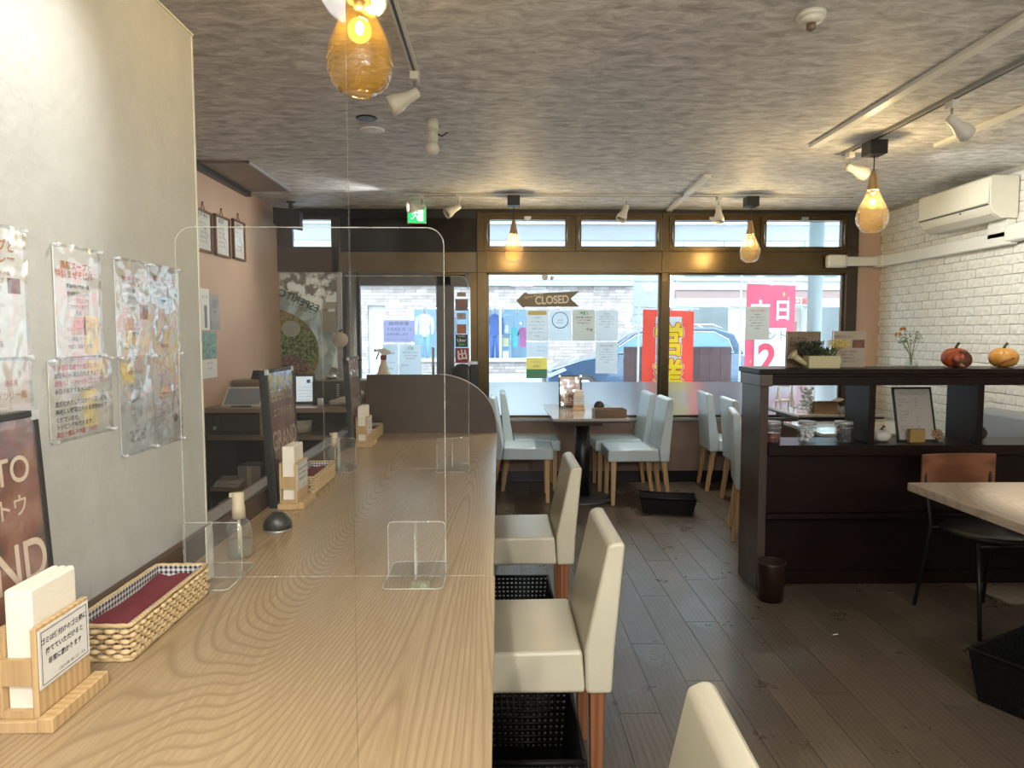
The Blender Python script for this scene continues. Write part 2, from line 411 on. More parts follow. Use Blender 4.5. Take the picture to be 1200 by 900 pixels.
# ---------------- right wall: white painted brick, every brick in view its own piece
wr = struct(bx('wall_right', mat('brick_mortar', (0.34, 0.33, 0.29), 0.8, bump=0.4), None, XR, XR + .1, YB, D + .12, 0, H))
M_brick = mat('white_brick', (0.66, 0.655, 0.60), 0.6, var=0.10, vscale=22, bump=1.0, bscale=38)
BH, BL = 0.0685, 0.186
def brick_mesh(seed, L=BL):
    rr = random.Random(seed); bm_ = MB()
    h = BH / 2 - .0028; l = L / 2 - .0028; nx = 4
    vs = []; fs = []
    # front grid facing -x, uneven
    for j in range(3):
        for i in range(nx + 1):
            e = (i in (0, nx)) or (j in (0, 2))
            d = -.004 - rr.random() * .004 - (0 if e else .003)
            vs.append((d, -l + 2 * l * i / nx + (rr.uniform(-.0016, .0016)), -h + h * j + rr.uniform(-.0014, .0014)))
    W = nx + 1
    for j in range(2):
        for i in range(nx): fs.append((j * W + i, (j + 1) * W + i, (j + 1) * W + i + 1, j * W + i + 1))
    k = len(vs)
    ring = [i for i in range(W)] + [W + W - 1] + [2 * W + i for i in range(W - 1, -1, -1)] + [W]
    for i in ring: vs.append((0.004, vs[i][1], vs[i][2]))
    m_ = len(ring)
    for i in range(m_): fs.append((ring[i], ring[(i + 1) % m_], k + (i + 1) % m_, k + i))
    bm_.add(vs, fs); me = bm_.mesh('brick'); me.materials.append(M_brick); return me
bms = [brick_mesh(i) for i in range(10)]
rest = MB(); cnt = 0
rows = int(H / BH)
for r_ in range(rows):
    z = BH * (r_ + .5)
    y = D - .012 - BL * (0.5 if r_ % 2 else 1.0) + random.uniform(-.004, .004)
    while y > 2.2:
        yc = y - 0 + BL / 2
        me = random.choice(bms)
        if z > 0.72 and yc > 4.5 and cnt < 292:
            o = bpy.data.objects.new('brick', me); COL.objects.link(o); o.parent = wr; o.location = (XR, yc, z); cnt += 1
        else:
            rest.add([tuple(v.co) for v in me.vertices], [tuple(p.vertices) for p in me.polygons], M=Matrix.Translation((XR, yc, z)))
        y -= BL
o = rest.build('brick_field', M_brick, wr); o['kind'] = 'stuff'

# ---------------- window wall
wf = sempty('wall_front')
Y0, Y1 = D, D + .12
bx('pink_pier', M_pink, wf, 3.275, XR, Y0, Y1, 0, H)
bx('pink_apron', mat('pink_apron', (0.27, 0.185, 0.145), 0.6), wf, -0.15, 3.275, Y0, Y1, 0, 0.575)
bx('outer_apron', M_dark, wf, XL, -1.27, Y0, Y1, 0, 0.55)
bx('header', M_blk, wf, XL, XR, Y0 + .02, Y1 + .1, 2.42, H)
bx('header_black', mat('black_gloss', (0.012, 0.010, 0.009), 0.15), wf, -1.44, -0.2, Y0 + .03, Y1, 2.11, 2.42)
bx('header_brown', mat('brown_band', (0.12, 0.085, 0.035), 0.3, var=0.1), wf, -1.44, -0.2, Y0 + .0, Y1, 1.925, 2.11)
bx('corner_panel', mat('brown_panel', (0.075, 0.042, 0.026), 0.35), wf, XL, -1.46, Y0, Y1, 1.93, 2.155)
struct(bx('baseboard_front', M_blk, None, -0.15, XR, D - .012, D, 0, 0.105, .003))
struct(bx('baseboard_right', M_blk, None, XR - .014, XR, YB, D - .012, 0, 0.105, .003))
tb = sempty('trim_2')   # bronze transom beam and posts
bx('beam', M_bronze, tb, -0.2, 3.275, D - .02, D + .09, 1.93, 2.135, .004)
bx('beam_lip', M_bronze, tb, -0.2, 3.275, D - .035, D - .02, 1.925, 1.945, .003)
bx('beam_lip', M_bronze, tb, -0.2, 3.275, D - .035, D - .02, 2.115, 2.135, .003)
bx('top_rail', M_bronze, tb, -0.2, 3.275, D - .02, D + .09, 2.42, 2.465, .003)
bx('post', M_bronze, tb, -0.2, -0.112, D - .03, D + .09, 0.58, 2.465, .004)
bx('post', M_bronze, tb, 1.478, 1.545, D - .03, D + .09, 0.60, 2.465, .004)
bx('post', M_bronze, tb, 0.64, 0.70, D - .02, D + .09, 2.135, 2.43, .003)
bx('post', M_bronze, tb, 2.31, 2.375, D - .02, D + .09, 2.135, 2.43, .003)
bx('post', M_dark, tb, 3.17, 3.275, D - .03, D + .09, 0.58, 2.465, .004)
bx('sill', mat('window_sill', (0.30, 0.31, 0.31), 0.3, metal=0.5), tb, -0.13, 3.2, D - .05, D + .09, 0.575, 0.602, .004)
def frost_mat():
    m = bpy.data.materials.new('frosted_film'); m.use_nodes = True; nt = m.node_tree
    nt.nodes.remove(nt.nodes['Principled BSDF']); out = nt.nodes['Material Output']
    t = nt.nodes.new('ShaderNodeBsdfTranslucent'); t.inputs[0].default_value = (0.50, 0.54, 0.56, 1)
    d = nt.nodes.new('ShaderNodeBsdfRefraction'); d.inputs[0].default_value = (0.68, 0.71, 0.73, 1); d.inputs['Roughness'].default_value = 0.42; d.inputs['IOR'].default_value = 1.25
    g = nt.nodes.new('ShaderNodeBsdfDiffuse'); g.inputs[0].default_value = (0.8, 0.82, 0.82, 1)
    a = nt.nodes.new('ShaderNodeMixShader'); a.inputs[0].default_value = 0.22
    link(nt, d.outputs[0], a.inputs[1]); link(nt, t.outputs[0], a.inputs[2])
    b = nt.nodes.new('ShaderNodeMixShader'); b.inputs[0].default_value = 0.12
    link(nt, a.outputs[0], b.inputs[1]); link(nt, g.outputs[0], b.inputs[2]); link(nt, b.outputs[0], out.inputs[0])
    return m
M_frost = frost_mat()
for i, (x0, x1) in enumerate(((-0.115, 1.481), (1.543, 3.172))):
    w = sempty('window_%d' % (i + 1))
    for a in ((x0, x0 + .022, .60, 1.93), (x1 - .022, x1, .60, 1.93), (x0, x1, .60, .622), (x0, x1, 1.91, 1.93)):
        bx('window_frame', M_bronze, w, a[0], a[1], D + .01, D + .05, a[2], a[3], .002)
    bx('pane', M_glass, w, x0 + .02, x1 - .02, D + .028, D + .034, .62, 1.912)
    MB().add([(x0 + .02, D + .024, .62), (x1 - .02, D + .024, .62), (x1 - .02, D + .024, .93), (x0 + .02, D + .024, .93)], [(0, 1, 2, 3)]).build('frosted_film', M_frost, w)
trs = [(-0.083, 0.597), (0.743, 1.421), (1.589, 2.265), (2.423, 3.112)]
for i, (x0, x1) in enumerate(trs):
    w = sempty('window_%d' % (i + 3))
    fx0, fx1 = x0 - .05, x1 + .05
    for a in ((fx0, x0, 2.125, 2.435), (x1, fx1, 2.125, 2.435), (x0, x1, 2.125, 2.163), (x0, x1, 2.397, 2.435)):
        bx('window_frame', M_bronze, w, a[0], a[1], D - .04, D + .02, a[2], a[3], .003)
    bx('pane', M_glass, w, x0, x1, D - .012, D - .006, 2.163, 2.397)
    for sx in (x0 - .02, x1 + .02):
        mb = MB(); mb.tube([(sx, D - .045, 2.18), (sx - .006, D - .055, 2.25), (sx, D - .045, 2.36)], .007); mb.build('window_stay', M_alu, w)
    xm = (x0 + x1) / 2
    mb = MB(); mb.box(xm - .03, xm + .03, D - .052, D - .04, 2.40, 2.425); mb.box(xm - .012, xm + .012, D - .06, D - .045, 2.385, 2.41)
    mb.build('latch', M_alu, w)
# left transom
w = sempty('window_7')
bx('pane', M_glass, w, -1.86, -1.515, D + .03, D + .036, 2.158, 2.40)
for a in ((XL, -1.86, 2.15, 2.42), (-1.515, -1.44, 1.93, 2.42), (-1.86, -1.515, 2.40, 2.42), (-1.86, -1.515, 2.14, 2.158)):
    bx('window_frame', M_dark, w, a[0], a[1], D, D + .05, a[2], a[3], .003)
# left shop window with the printed film
w = sempty('window_8')
bx('window_frame', M_alu, w, -1.47, -1.42, D - .02, D + .08, 0.0, 1.93, .006)
mb = MB(); mb.cyl((-1.345, D + .01, 0), (-1.345, D + .01, 1.93), .055, n=20); mb.build('round_post', mat('steel_post', (0.30, 0.31, 0.33), 0.35, metal=0.6), w)
bx('window_frame', M_dark, w, -1.42, -1.27, D + .03, D + .09, 0, 1.93)
def film_mat():
    m = bpy.data.materials.new('printed_window_film'); m.use_nodes = True; nt = m.node_tree
    b = nt.nodes['Principled BSDF']; out = nt.nodes['Material Output']
    tc = nt.nodes.new('ShaderNodeTexCoord')
    n = nt.nodes.new('ShaderNodeTexNoise'); n.inputs['Scale'].default_value = 11; n.inputs['Detail'].default_value = 6; link(nt, tc.outputs['Object'], n.inputs[0])
    r = nt.nodes.new('ShaderNodeValToRGB'); r.color_ramp.elements[0].position = 0.47; r.color_ramp.elements[1].position = 0.54
    r.color_ramp.elements[0].color = (0.33, 0.29, 0.24, 1); r.color_ramp.elements[1].color = (0.72, 0.68, 0.60, 1)
    link(nt, n.outputs[0], r.inputs[0])
    t = nt.nodes.new('ShaderNodeBsdfTranslucent'); link(nt, r.outputs[0], t.inputs[0])
    d = nt.nodes.new('ShaderNodeBsdfDiffuse'); link(nt, r.outputs[0], d.inputs[0])
    a = nt.nodes.new('ShaderNodeMixShader'); a.inputs[0].default_value = 0.5
    link(nt, t.outputs[0], a.inputs[1]); link(nt, d.outputs[0], a.inputs[2]); link(nt, a.outputs[0], out.inputs[0])
    return m
def transl(name, col, var=0.1, sc=20, mixd=0.5):
    if name in MATS: return MATS[name]
    m = bpy.data.materials.new(name); m.use_nodes = True; nt = m.node_tree
    nt.nodes.remove(nt.nodes['Principled BSDF']); out = nt.nodes['Material Output']
    tc = nt.nodes.new('ShaderNodeTexCoord'); n = nt.nodes.new('ShaderNodeTexNoise'); n.inputs['Scale'].default_value = sc; n.inputs['Detail'].default_value = 5
    link(nt, tc.outputs['Object'], n.inputs[0])
    r = nt.nodes.new('ShaderNodeValToRGB'); r.color_ramp.elements[0].position = .35; r.color_ramp.elements[1].position = .65
    r.color_ramp.elements[0].color = (*[c * (1 - var) for c in col], 1); r.color_ramp.elements[1].color = (*[min(1, c * (1 + var)) for c in col], 1)
    link(nt, n.outputs[0], r.inputs[0])
    t = nt.nodes.new('ShaderNodeBsdfTranslucent'); link(nt, r.outputs[0], t.inputs[0])
    d = nt.nodes.new('ShaderNodeBsdfDiffuse'); link(nt, r.outputs[0], d.inputs[0])
    a = nt.nodes.new('ShaderNodeMixShader'); a.inputs[0].default_value = mixd
    link(nt, t.outputs[0], a.inputs[1]); link(nt, d.outputs[0], a.inputs[2]); link(nt, a.outputs[0], out.inputs[0])
    MATS[name] = m; return m
fp = bx('printed_film', film_mat(), w, XL, -1.47, D + .040, D + .042, 0.5, 1.93)
# the bowl photograph on the film (a big white plate, soup, greens, egg), seen from the back
def disc(cx, cz, rx, rz, y, x0=-1.999, x1=-1.471, n=48, a0=0, a1=360):
    pts = []
    for i in range(n):
        a = R(a0 + (a1 - a0) * i / n); pts.append((min(x1, max(x0, cx + rx * math.cos(a))), cz + rz * math.sin(a)))
    mb = MB(); mb.add([(p, y, q) for p, q in pts], [tuple(range(n))]); return mb
disc(-2.1, 1.25, .60, .52, D + .0385).build('plate_print', transl('film_plate', (0.62, 0.72, 0.74), .05), w)
disc(-2.1, 1.20, .45, .40, D + .0375).build('soup_print', transl('film_soup', (0.50, 0.42, 0.20), .3, 30), w)
disc(-1.86, 1.24, .20, .21, D + .0365, n=30).build('greens_print', transl('film_greens', (0.32, 0.42, 0.20), .7, 45), w)
disc(-1.92, 1.06, .17, .12, D + .036, n=30).build('meat_print', transl('film_meat', (0.42, 0.28, 0.24), .5, 50), w)
disc(-1.90, 1.42, .085, .075, D + .0355, n=24).build('egg_print', transl('film_egg', (0.80, 0.84, 0.78), .05), w)
mb = MB(); text(mb, 'ESPERITO', -1.83, 1.675, .095, y=D + .034, bold=.01, mirror=True, rot=R(-24)); text(mb, 'ラーメンカフェ', -1.80, 1.60, .042, y=D + .034, mirror=True, rot=R(-24))
mb.build('lettering', transl('film_ink', (0.12, 0.13, 0.13), .1), w)

# ---------------- door
dr = sempty('door_1')
M_dframe = mat('door_frame_grey', (0.085, 0.082, 0.085), 0.4, metal=0.3, var=0.15)
for a in ((-1.275, -1.262, 0, 1.93), (-0.572, -0.44, 0, 1.93), (-1.27, -0.44, 1.81, 1.93), (-1.27, -0.44, 0, 0.12)):
    bx('door_frame', M_dframe, dr, a[0], a[1], D, D + .05, a[2], a[3], .003)
bx('pane', M_glass, dr, -1.265, -0.572, D + .02, D + .026, .12, 1.81)
bx('door_jamb', M_dframe, dr, -0.44, -0.412, D, D + .06, 0, 1.93)
bx('door_jamb', M_bronze, dr, -0.262, -0.2, D, D + .06, 0, 1.93)
bx('door_jamb', M_dframe, dr, -0.412, -0.262, D, D + .06, 1.80, 1.93)
bx('side_pane', M_glass, dr, -0.412, -0.262, D + .02, D + .026, .1, 1.80)
bx('door_closer', M_bronze, dr, -0.60, -0.30, D - .05, D, 1.90, 1.925, .004)
mb = MB(); mb.cyl((-0.60, D - .05, 0.95), (-0.60, D - .05, 1.25), .012); mb.cyl((-0.60, D - .05, 1.0), (-0.60, D, 1.0), .009); mb.cyl((-0.60, D - .05, 1.2), (-0.60, D, 1.2), .009)
mb.build('door_handle', M_alu, dr)

# ---------------- dark recess strip along the left of the ceiling
tr = sempty('trim_3'); bx('shadow_gap', M_blk, tr, XL, XL + .045, 3.0, 5.72, 2.452, H - .001)
# ================================================================ counter
M_oak = rings('oak_top', (0.33, 0.235, 0.135), (0.46, 0.345, 0.215), (0.19, 0.125, 0.065), 210, 1.5, .10, rough=.27)
M_oakedge = wood('oak_edge', (0.24, 0.16, 0.09), (0.38, 0.27, 0.16), 'Y', 12, 3, rough=0.4)
M_lightw = wood('beech', (0.42, 0.27, 0.13), (0.60, 0.42, 0.22), 'Z', 18, 3, rough=0.45, fine=0.6)
CT = 0.72
t = thing('counter', 'long light oak bar counter running along the grey partition wall', 'counter', (0, 0, 0))
bx('worktop', M_oak, t, -0.877, -0.012, -1.5, 1.8825, CT - .038, CT, .002)
wt2 = bx('worktop', M_oak, t, -0.877, -0.016, 1.8840, 4.66, CT - .038, CT, .002)
wt2['label'] = 'far worktop section beyond the joint'
bx('apron', M_dark, t, -0.40, -0.36, -1.5, 4.66, 0, CT - .038)
bx('under_rail', M_blk, t, -0.06, -0.035, -1.5, 4.66, CT - .075, CT - .038)
bx('foot_rail', M_dark, t, -0.40, -0.33, -1.5, 4.66, 0.16, 0.20)
# rounded end board
t = thing('end_board', 'dark brown counter end board with a rounded right corner', 'panel', (0, 4.662, 0))
pl = [(-0.872, 0.0), (-0.872, 1.106), (-0.395, 1.106)]
cv = []
for i in range(13):
    a = R(90 * i / 12); cv.append((-0.395 + 0.377 * math.sin(a) ** 1.12, 0.715 + 0.391 * (math.cos(a)) ** 0.80 if i < 12 else 0.715))
pl += cv[1:] + [(-0.018, 0.0)]
MB().prism(pl, 0, .035).build('board', mat('end_board_brown', (0.052, 0.030, 0.019), 0.35, var=0.15), t, clean=True)
mb = MB(); mb.tube([(p[0], .017, p[1] + .001) for p in cv], .0045, n=5); mb.build('edge_band', mat('edge_band', (0.55, 0.56, 0.52), 0.4), t)

# ================================================================ chairs
M_cream = mat('cream_leatherette', (0.53, 0.485, 0.365), 0.32, spec=0.5, var=0.04, vscale=5, bump=0.12, bscale=120)
M_greyf = mat('blue_grey_leatherette', (0.52, 0.61, 0.64), 0.28, var=0.06, vscale=5, bump=0.12, bscale=120)
M_cleg = wood('red_brown_leg', (0.16, 0.055, 0.02), (0.27, 0.10, 0.04), 'Z', 14, 2, 0.35)
M_gleg = wood('oak_leg', (0.42, 0.25, 0.11), (0.58, 0.38, 0.19), 'Z', 14, 2, 0.4)
def parsons(name, label, m, ml, top, seat, skirt, w, group, legsplay=.05, tfront=.02, thick=(.075, .056)):
    t = thing(name, label, 'chair', group=group)
    xb, xt = -.245, -.285
    s = MB(); s.prism([(.245, skirt), (.245, seat - .012), (.23, seat - .002), (-.16, seat + .004), (-.17, skirt)], -w / 2, w / 2)
    s.build('seat', m, t, .014, 3, clean=True)
    bk = MB(); bk.prism([(xb, skirt - .001), (xb + thick[0], skirt - .001), (xb + thick[0] + .005, seat + .01), (xt + thick[1], top - .012), (xt + thick[1] * .5, top), (xt + .006, top - .008), (xb - .006, seat)], -w / 2 - .002, w / 2 + .002)
    bk.build('backrest', m, t, .012, 3, clean=True)
    for sx, sy in ((1, 1), (1, -1), (-1, 1), (-1, -1)):
        l = MB()
        if sx > 0: l.frustum((.195, sy * (w / 2 - .035), skirt), (.021, .021), (.20, sy * (w / 2 - .033), 0), (.014, .014))
        else: l.frustum((-.205, sy * (w / 2 - .035), skirt), (.021, .021), (-.205 - legsplay, sy * (w / 2 - .033), 0), (.015, .015))
        # frustum takes bottom first
        l.f = [tuple(reversed(f)) for f in l.f]
        l.build('leg', ml, t, .002, 1)
    return t
g = 'cream chairs along the counter'
cc = parsons('counter_chair', 'cream leatherette chair fully in view, second from the camera along the counter', M_cream, M_cleg, .795, .476, .353, .41, g, .0)
cc.location = (0.075, 2.145, 0); cc.rotation_euler = (0, 0, R(180))
dup(cc, (0.085, 3.27, 0), R(180), 'cream leatherette chair at the counter, farthest of the cream ones', g)
dup(cc, (0.080, 0.955, 0), R(178), 'cream leatherette chair of which only the back top shows at the bottom edge', g)
g = 'blue-grey chairs near the windows'
gc = parsons('dining_chair', 'blue-grey chair on the right of the window table, nearer of that pair', M_greyf, M_gleg, .862, .455, .355, .42, g)
gc.location = (1.11, 5.77, 0); gc.rotation_euler = (0, 0, R(180))
dup(gc, (1.075, 6.27, 0), R(180), 'blue-grey chair right of the window table, closest to the glass', g)
dup(gc, (0.20, 5.87, 0), R(-2), 'blue-grey chair left of the window table, seat showing beyond the counter end', g)
dup(gc, (0.285, 6.30, 0), R(0), 'blue-grey chair left of the window table, against the window', g)
dup(gc, (2.08, 6.24, 0), R(-4), 'blue-grey chair seen from behind, against the right window', g)
dup(gc, (2.10, 5.62, 0), R(-4), 'blue-grey chair seen from behind, second from the right window', g)
dup(gc, (1.84, 4.70, 0), R(-14), 'blue-grey chair half hidden behind the end post of the dark divider', g)

# ================================================================ window table
M_ttop = wood('pale_table_top', (0.36, 0.32, 0.27), (0.46, 0.42, 0.36), 'X', 8, 3, rough=0.14, spec=0.6, coat=0.5)
def pedestal(name, label, x0, x1, y0, y1, px, py, group=None, br=.25):
    t = thing(name, label, 'table', (px, py, 0), group=group)
    bx('tabletop', M_ttop, t, x0 - px, x1 - px, y0 - py, y1 - py, .722, .742, .003)
    bx('edge_board', M_blk, t, x0 - px + .003, x1 - px - .003, y0 - py + .003, y1 - py - .003, .708, .722, .002)
    bx('top_support', wood('support_wood', (0.06, 0.035, 0.02), (0.12, 0.07, 0.04), 'X', 10, 3), t, -.16, .12, -.35, .35, .655, .708, .006)
    mb = MB(); mb.cyl((0, 0, .03), (0, 0, .655), .062, n=24); mb.build('pillar', M_blk, t)
    mb = MB(); mb.lathe([(br, 0), (br, .012), (br * .93, .024), (.09, .032), (0.0, .034)], n=36); mb.build('base', mat('base_steel', (0.10, 0.10, 0.11), 0.3, metal=0.5), t)
    return t
pedestal('window_table', 'pedestal table with pale reflective top standing before the left window', 0.40, 0.975, 5.24, 6.33, 0.69, 5.83)
TT = .742

# ================================================================ dark divider with shelf
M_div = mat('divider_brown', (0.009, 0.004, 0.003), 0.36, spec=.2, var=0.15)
t = thing('shelf_divider', 'dark brown wooden room divider with an open display shelf', 'divider', (1.40, 3.70, 0))
ox, oy = 1.40, 3.70
LX = 3.5 - ox - .006
def db(n, x0, x1, y0, y1, z0, z1, b=.003): return bx(n, M_div, t, x0 - ox, x1 - ox, y0 - oy, y1 - oy, z0, z1, b)
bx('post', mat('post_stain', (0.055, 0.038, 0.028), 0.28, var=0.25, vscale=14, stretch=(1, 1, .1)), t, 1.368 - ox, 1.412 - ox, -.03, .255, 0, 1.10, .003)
bx('post_cap', mat('cap_stain', (0.075, 0.055, 0.042), 0.3), t, 1.358 - ox, 1.425 - ox, -.05, .265, 1.10, 1.165, .006)
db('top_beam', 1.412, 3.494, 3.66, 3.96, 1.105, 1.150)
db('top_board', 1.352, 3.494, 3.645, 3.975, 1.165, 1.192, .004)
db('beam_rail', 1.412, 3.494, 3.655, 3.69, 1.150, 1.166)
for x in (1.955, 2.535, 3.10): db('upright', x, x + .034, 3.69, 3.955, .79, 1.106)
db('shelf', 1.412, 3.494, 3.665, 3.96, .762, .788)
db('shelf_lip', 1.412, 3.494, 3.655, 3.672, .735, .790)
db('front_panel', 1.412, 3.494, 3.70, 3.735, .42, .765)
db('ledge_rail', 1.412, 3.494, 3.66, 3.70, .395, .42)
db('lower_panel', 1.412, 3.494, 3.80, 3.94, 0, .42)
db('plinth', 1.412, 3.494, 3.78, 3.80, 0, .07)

# ================================================================ right foreground table, chair, baskets, bin
t = thing('dining_table', 'wooden table with thick pale edge in the right foreground', 'table', (2.45, 2.3, 0))
M_rt = rings('grey_oak_top', (0.30, 0.235, 0.165), (0.45, 0.36, 0.26), (0.16, 0.11, 0.07), 90, 2.0, .14, .3)
bx('tabletop', M_rt, t, 1.80 - 2.45, 3.05 - 2.45, 1.75 - 2.3, 3.055 - 2.3, .684, .72, .004)
for y in (2.05, 2.62):
    mb = MB(); mb.cyl((.12, y - 2.3, .02), (.12, y - 2.3, .684), .035, n=16); mb.build('leg', M_blk, t)
    bx('foot', M_blk, t, -.04, .46, y - 2.33, y - 2.27, 0, .03, .004)
t = thing('acrylic_stand', 'small clear acrylic sign stand on the right foreground table', 'stand', (2.17, 2.68, .72), R(60))
A_ED = mat('acrylic_edge', (0.75, 0.76, 0.70), 0.15, spec=0.6)
A_ACR = clear('acrylic_clear', (0.97, 0.975, 0.97), haze=0.03)
bx('plate', A_ACR, t, -.05, .05, -.002, .002, .0, .085)
bx('plate_edge', A_ED, t, -.053, -.048, -.003, .003, 0, .085); bx('plate_edge', A_ED, t, .048, .053, -.003, .003, 0, .085); bx('foot', A_ED, t, -.05, .05, -.003, .003, 0, .003)

t = thing('metal_chair', 'chair with brown wooden back and black metal frame behind the right table', 'chair', (2.31, 3.25, 0), R(4))
M_bwd = wood('red_brown_back', (0.09, 0.028, 0.010), (0.19, 0.07, 0.028), 'X', 8, 5, 0.35)
mb = MB(); ps = []
for i in range(9):
    u = -1 + i / 4; ps.append((u * .195, .215 - .03 * u * u + .02))
pts = ps + [(p[0], p[1] + .014) for p in reversed(ps)]
mb.prism([(a, b) for a, b in pts], .625, .775, 'z'); mb.build('backrest', M_bwd, t, .003, 1, clean=True)
mb = MB(); mb.lathe([(0, .43), (.19, .432), (.205, .445), (.19, .458), (0, .462)], n=24); mb.build('seat', mat('black_seat', (0.012, 0.012, 0.012), .3), t)
for sx in (-1, 1):
    mb = MB(); mb.tube([(sx * .17, -.19, 0), (sx * .165, -.15, .43)], .010); mb.build('leg', M_blk, t)
    mb = MB(); mb.tube([(sx * .185, .24, 0), (sx * .165, .17, .43), (sx * .175, .235, .76)], .010); mb.build('leg', M_blk, t)
for y in (-.16, .17): mb = MB(); mb.tube([(-.165, y, .42), (.165, y, .42)], .008); mb.build('seat_frame', M_blk, t)

def crate(name, label, w, d, h, loc, rz, m, cat='basket', cell=.02):
    t = thing(name, label, cat, loc, rz)
    a, b = w / 2, d / 2
    sides = []
    for (p, q) in (((-a, -b), (a, -b)), ((a, -b), (a, b)), ((a, b), (-a, b)), ((-a, b), (-a, -b))):
        mb = MB(); L = math.hypot(q[0] - p[0], q[1] - p[1]); n = max(3, int(L / cell)); dx, dy = (q[0] - p[0]) / L, (q[1] - p[1]) / L
        tap = .88
        def P(u, z):
            s_ = tap + (1 - tap) * z / h
            return ((p[0] + dx * u) * s_, (p[1] + dy * u) * s_, z)
        for i in range(n + 1):
            u = L * i / n; mb.tube([P(u, 0), P(u, h)], .0078, n=4)
        k = max(3, int(h / cell))
        for j in range(k + 1):
            z = h * j / k; mb.tube([P(0, z), P(L, z)], (.0078 if 0 < j < k else .009), n=4)
        mb.build('lattice_side', m, t)
    bx('base', m, t, -a * .88, a * .88, -b * .88, b * .88, 0, .006)
    return t
M_bp = mat('black_basket_plastic', (0.004, 0.004, 0.004), 0.5, spec=.25)
def solidbin(name, label, w, d, h, loc, rz, m, cat='basket'):
    """tapered box woven of flat strips"""
    t = thing(name, label, cat, loc, rz); a, b = w / 2, d / 2; tp = .86
    mb = MB()
    for (sx, sy) in ((0, -1), (1, 0), (0, 1), (-1, 0)):
        L = w if sx == 0 else d; n = int(L / .03); k = max(4, int(h / .022))
        for i in range(n):
            for j in range(k):
                u0, u1 = -L / 2 + L * i / n, -L / 2 + L * (i + 1) / n; z0, z1 = h * j / k, h * (j + 1) / k
                o_ = .003 if (i + j) % 2 else -.001
                vs = []
                for (u, z, q) in ((u0, z0, 0), (u1, z0, 0), (u1, z1, 0), (u0, z1, 0), (u0, z0, -.006), (u1, z0, -.006), (u1, z1, -.006), (u0, z1, -.006)):
                    s_ = tp + (1 - tp) * z / h
                    X_, Y_ = (u * s_, (b * s_ + o_ + q) * sy) if sx == 0 else ((a * s_ + o_ + q) * sx, u * s_)
                    vs.append((X_, Y_, z + .002))
                mb.add(vs, [(0, 1, 2, 3), (7, 6, 5, 4), (0, 4, 5, 1), (2, 6, 7, 3), (1, 5, 6, 2), (3, 7, 4, 0)])
    o = mb.build('woven_side', m, t, clean=True); o['kind'] = 'stuff'
    bx('base', m, t, -a * tp, a * tp, -b * tp, b * tp, 0, .008)
    mb = MB(); mb.tube([(-a, -b, h), (a, -b, h), (a, b, h), (-a, b, h)], .008, n=6, closed=True); mb.build('rim', m, t)
    return t
solidbin('storage_basket', 'black woven basket on the floor between the window table and divider', .42, .22, .125, (1.30, 5.37, 0), R(-12), M_bp)
solidbin('storage_basket', 'large black woven basket in the shadow under the right foreground table', .50, .36, .20, (2.06, 2.50, 0), R(28), M_bp)
crate('bag_crate', 'black lattice crate on the floor under the nearer fully visible cream chair', .29, .46, .22, (0.085, 2.06, 0), 0, M_bp)
crate('bag_crate', 'black lattice crate on the floor under the farther cream chair', .29, .40, .20, (0.09, 3.16, 0), 0, M_bp)
t = thing('waste_bin', 'small round brown waste bin against the divider end post', 'bin', (1.405, 3.56, 0))
mb = MB(); mb.lathe([(.062, 0), (.072, .19), (.074, .20), (.069, .20), (.060, .01), (0, .008)], n=24); mb.build('shell', mat('bin_brown', (0.018, 0.007, 0.005), .35), t)
mb = MB(); mb.tube([(.073 * math.cos(R(i * 15)), .073 * math.sin(R(i * 15)), .2) for i in range(24)], .004, closed=True); mb.build('rim', mat('bin_brown'  , (0.018, 0.007, 0.005), .35), t)
o = MB().prism([(0, 0), (.03, .006), (.034, .014), (.012, .01)], .0005, .002, 'z').build('paper_scrap', mat('paper_white', (0.72, 0.72, 0.70), .7), None)
tag(o, 'tiny white paper scrap lying on the dark floor before the divider', 'scrap', loc=(1.52, 3.12, 0))

# ================================================================ ceiling fixtures
M_rail = mat('track_white', (0.62, 0.60, 0.55), .4)
def rail(name, label, p0, p1, w=.034, h=.02, m=None, group=None, z=H, slot=True, cat='light track'):
    p0 = Vector((*p0, 0)); p1 = Vector((*p1, 0)); d = p1 - p0; L = d.length
    t = thing(name, label, cat, (p0.x, p0.y, z - h), math.atan2(d.y, d.x), group)
    bx('channel', m or M_rail, t, 0, L, -w / 2, w / 2, 0, h - .0005, .002)
    if slot: bx('slot', M_blk, t, .02, L - .02, -w * .16, w * .16, -.0012, .0004)
    bx('end_cap', m or M_rail, t, -.004, .004, -w / 2 - .001, w / 2 + .001, -.001, h)
    bx('end_cap', m or M_rail, t, L - .004, L + .004, -w / 2 - .001, w / 2 + .001, -.001, h)
    return t
rail('lighting_track', 'white ceiling track over the counter carrying the big pendant', (-0.345, -1.5), (-0.358, 3.16))
rail('lighting_track', 'white ceiling track running across the room near the windows', (-0.76, 5.80), (2.90, 5.80))
rail('lighting_track', 'dark slotted ceiling track above the right table', (2.145, 4.45), (2.16, 0.6), m=mat('track_grey', (0.30, 0.29, 0.27), .4))
LED = mat('led_bar_white', (0.80, 0.78, 0.70), .35)
rail('light_bar', 'long plain white ceiling bar left of the dark track', (1.873, 4.27), (1.855, 0.6), w=.05, h=.022, m=LED, slot=False, cat='light bar')
rail('light_bar', 'white ceiling bar right of the dark track', (2.60, 4.24), (2.63, 2.0), w=.045, h=.022, m=LED, slot=False, cat='light bar')
rail('light_bar', 'short white ceiling bar crossing the track before the windows', (1.476, 5.08), (1.535, 6.45), w=.05, h=.024, m=LED, slot=False, cat='light bar', z=H - .0)

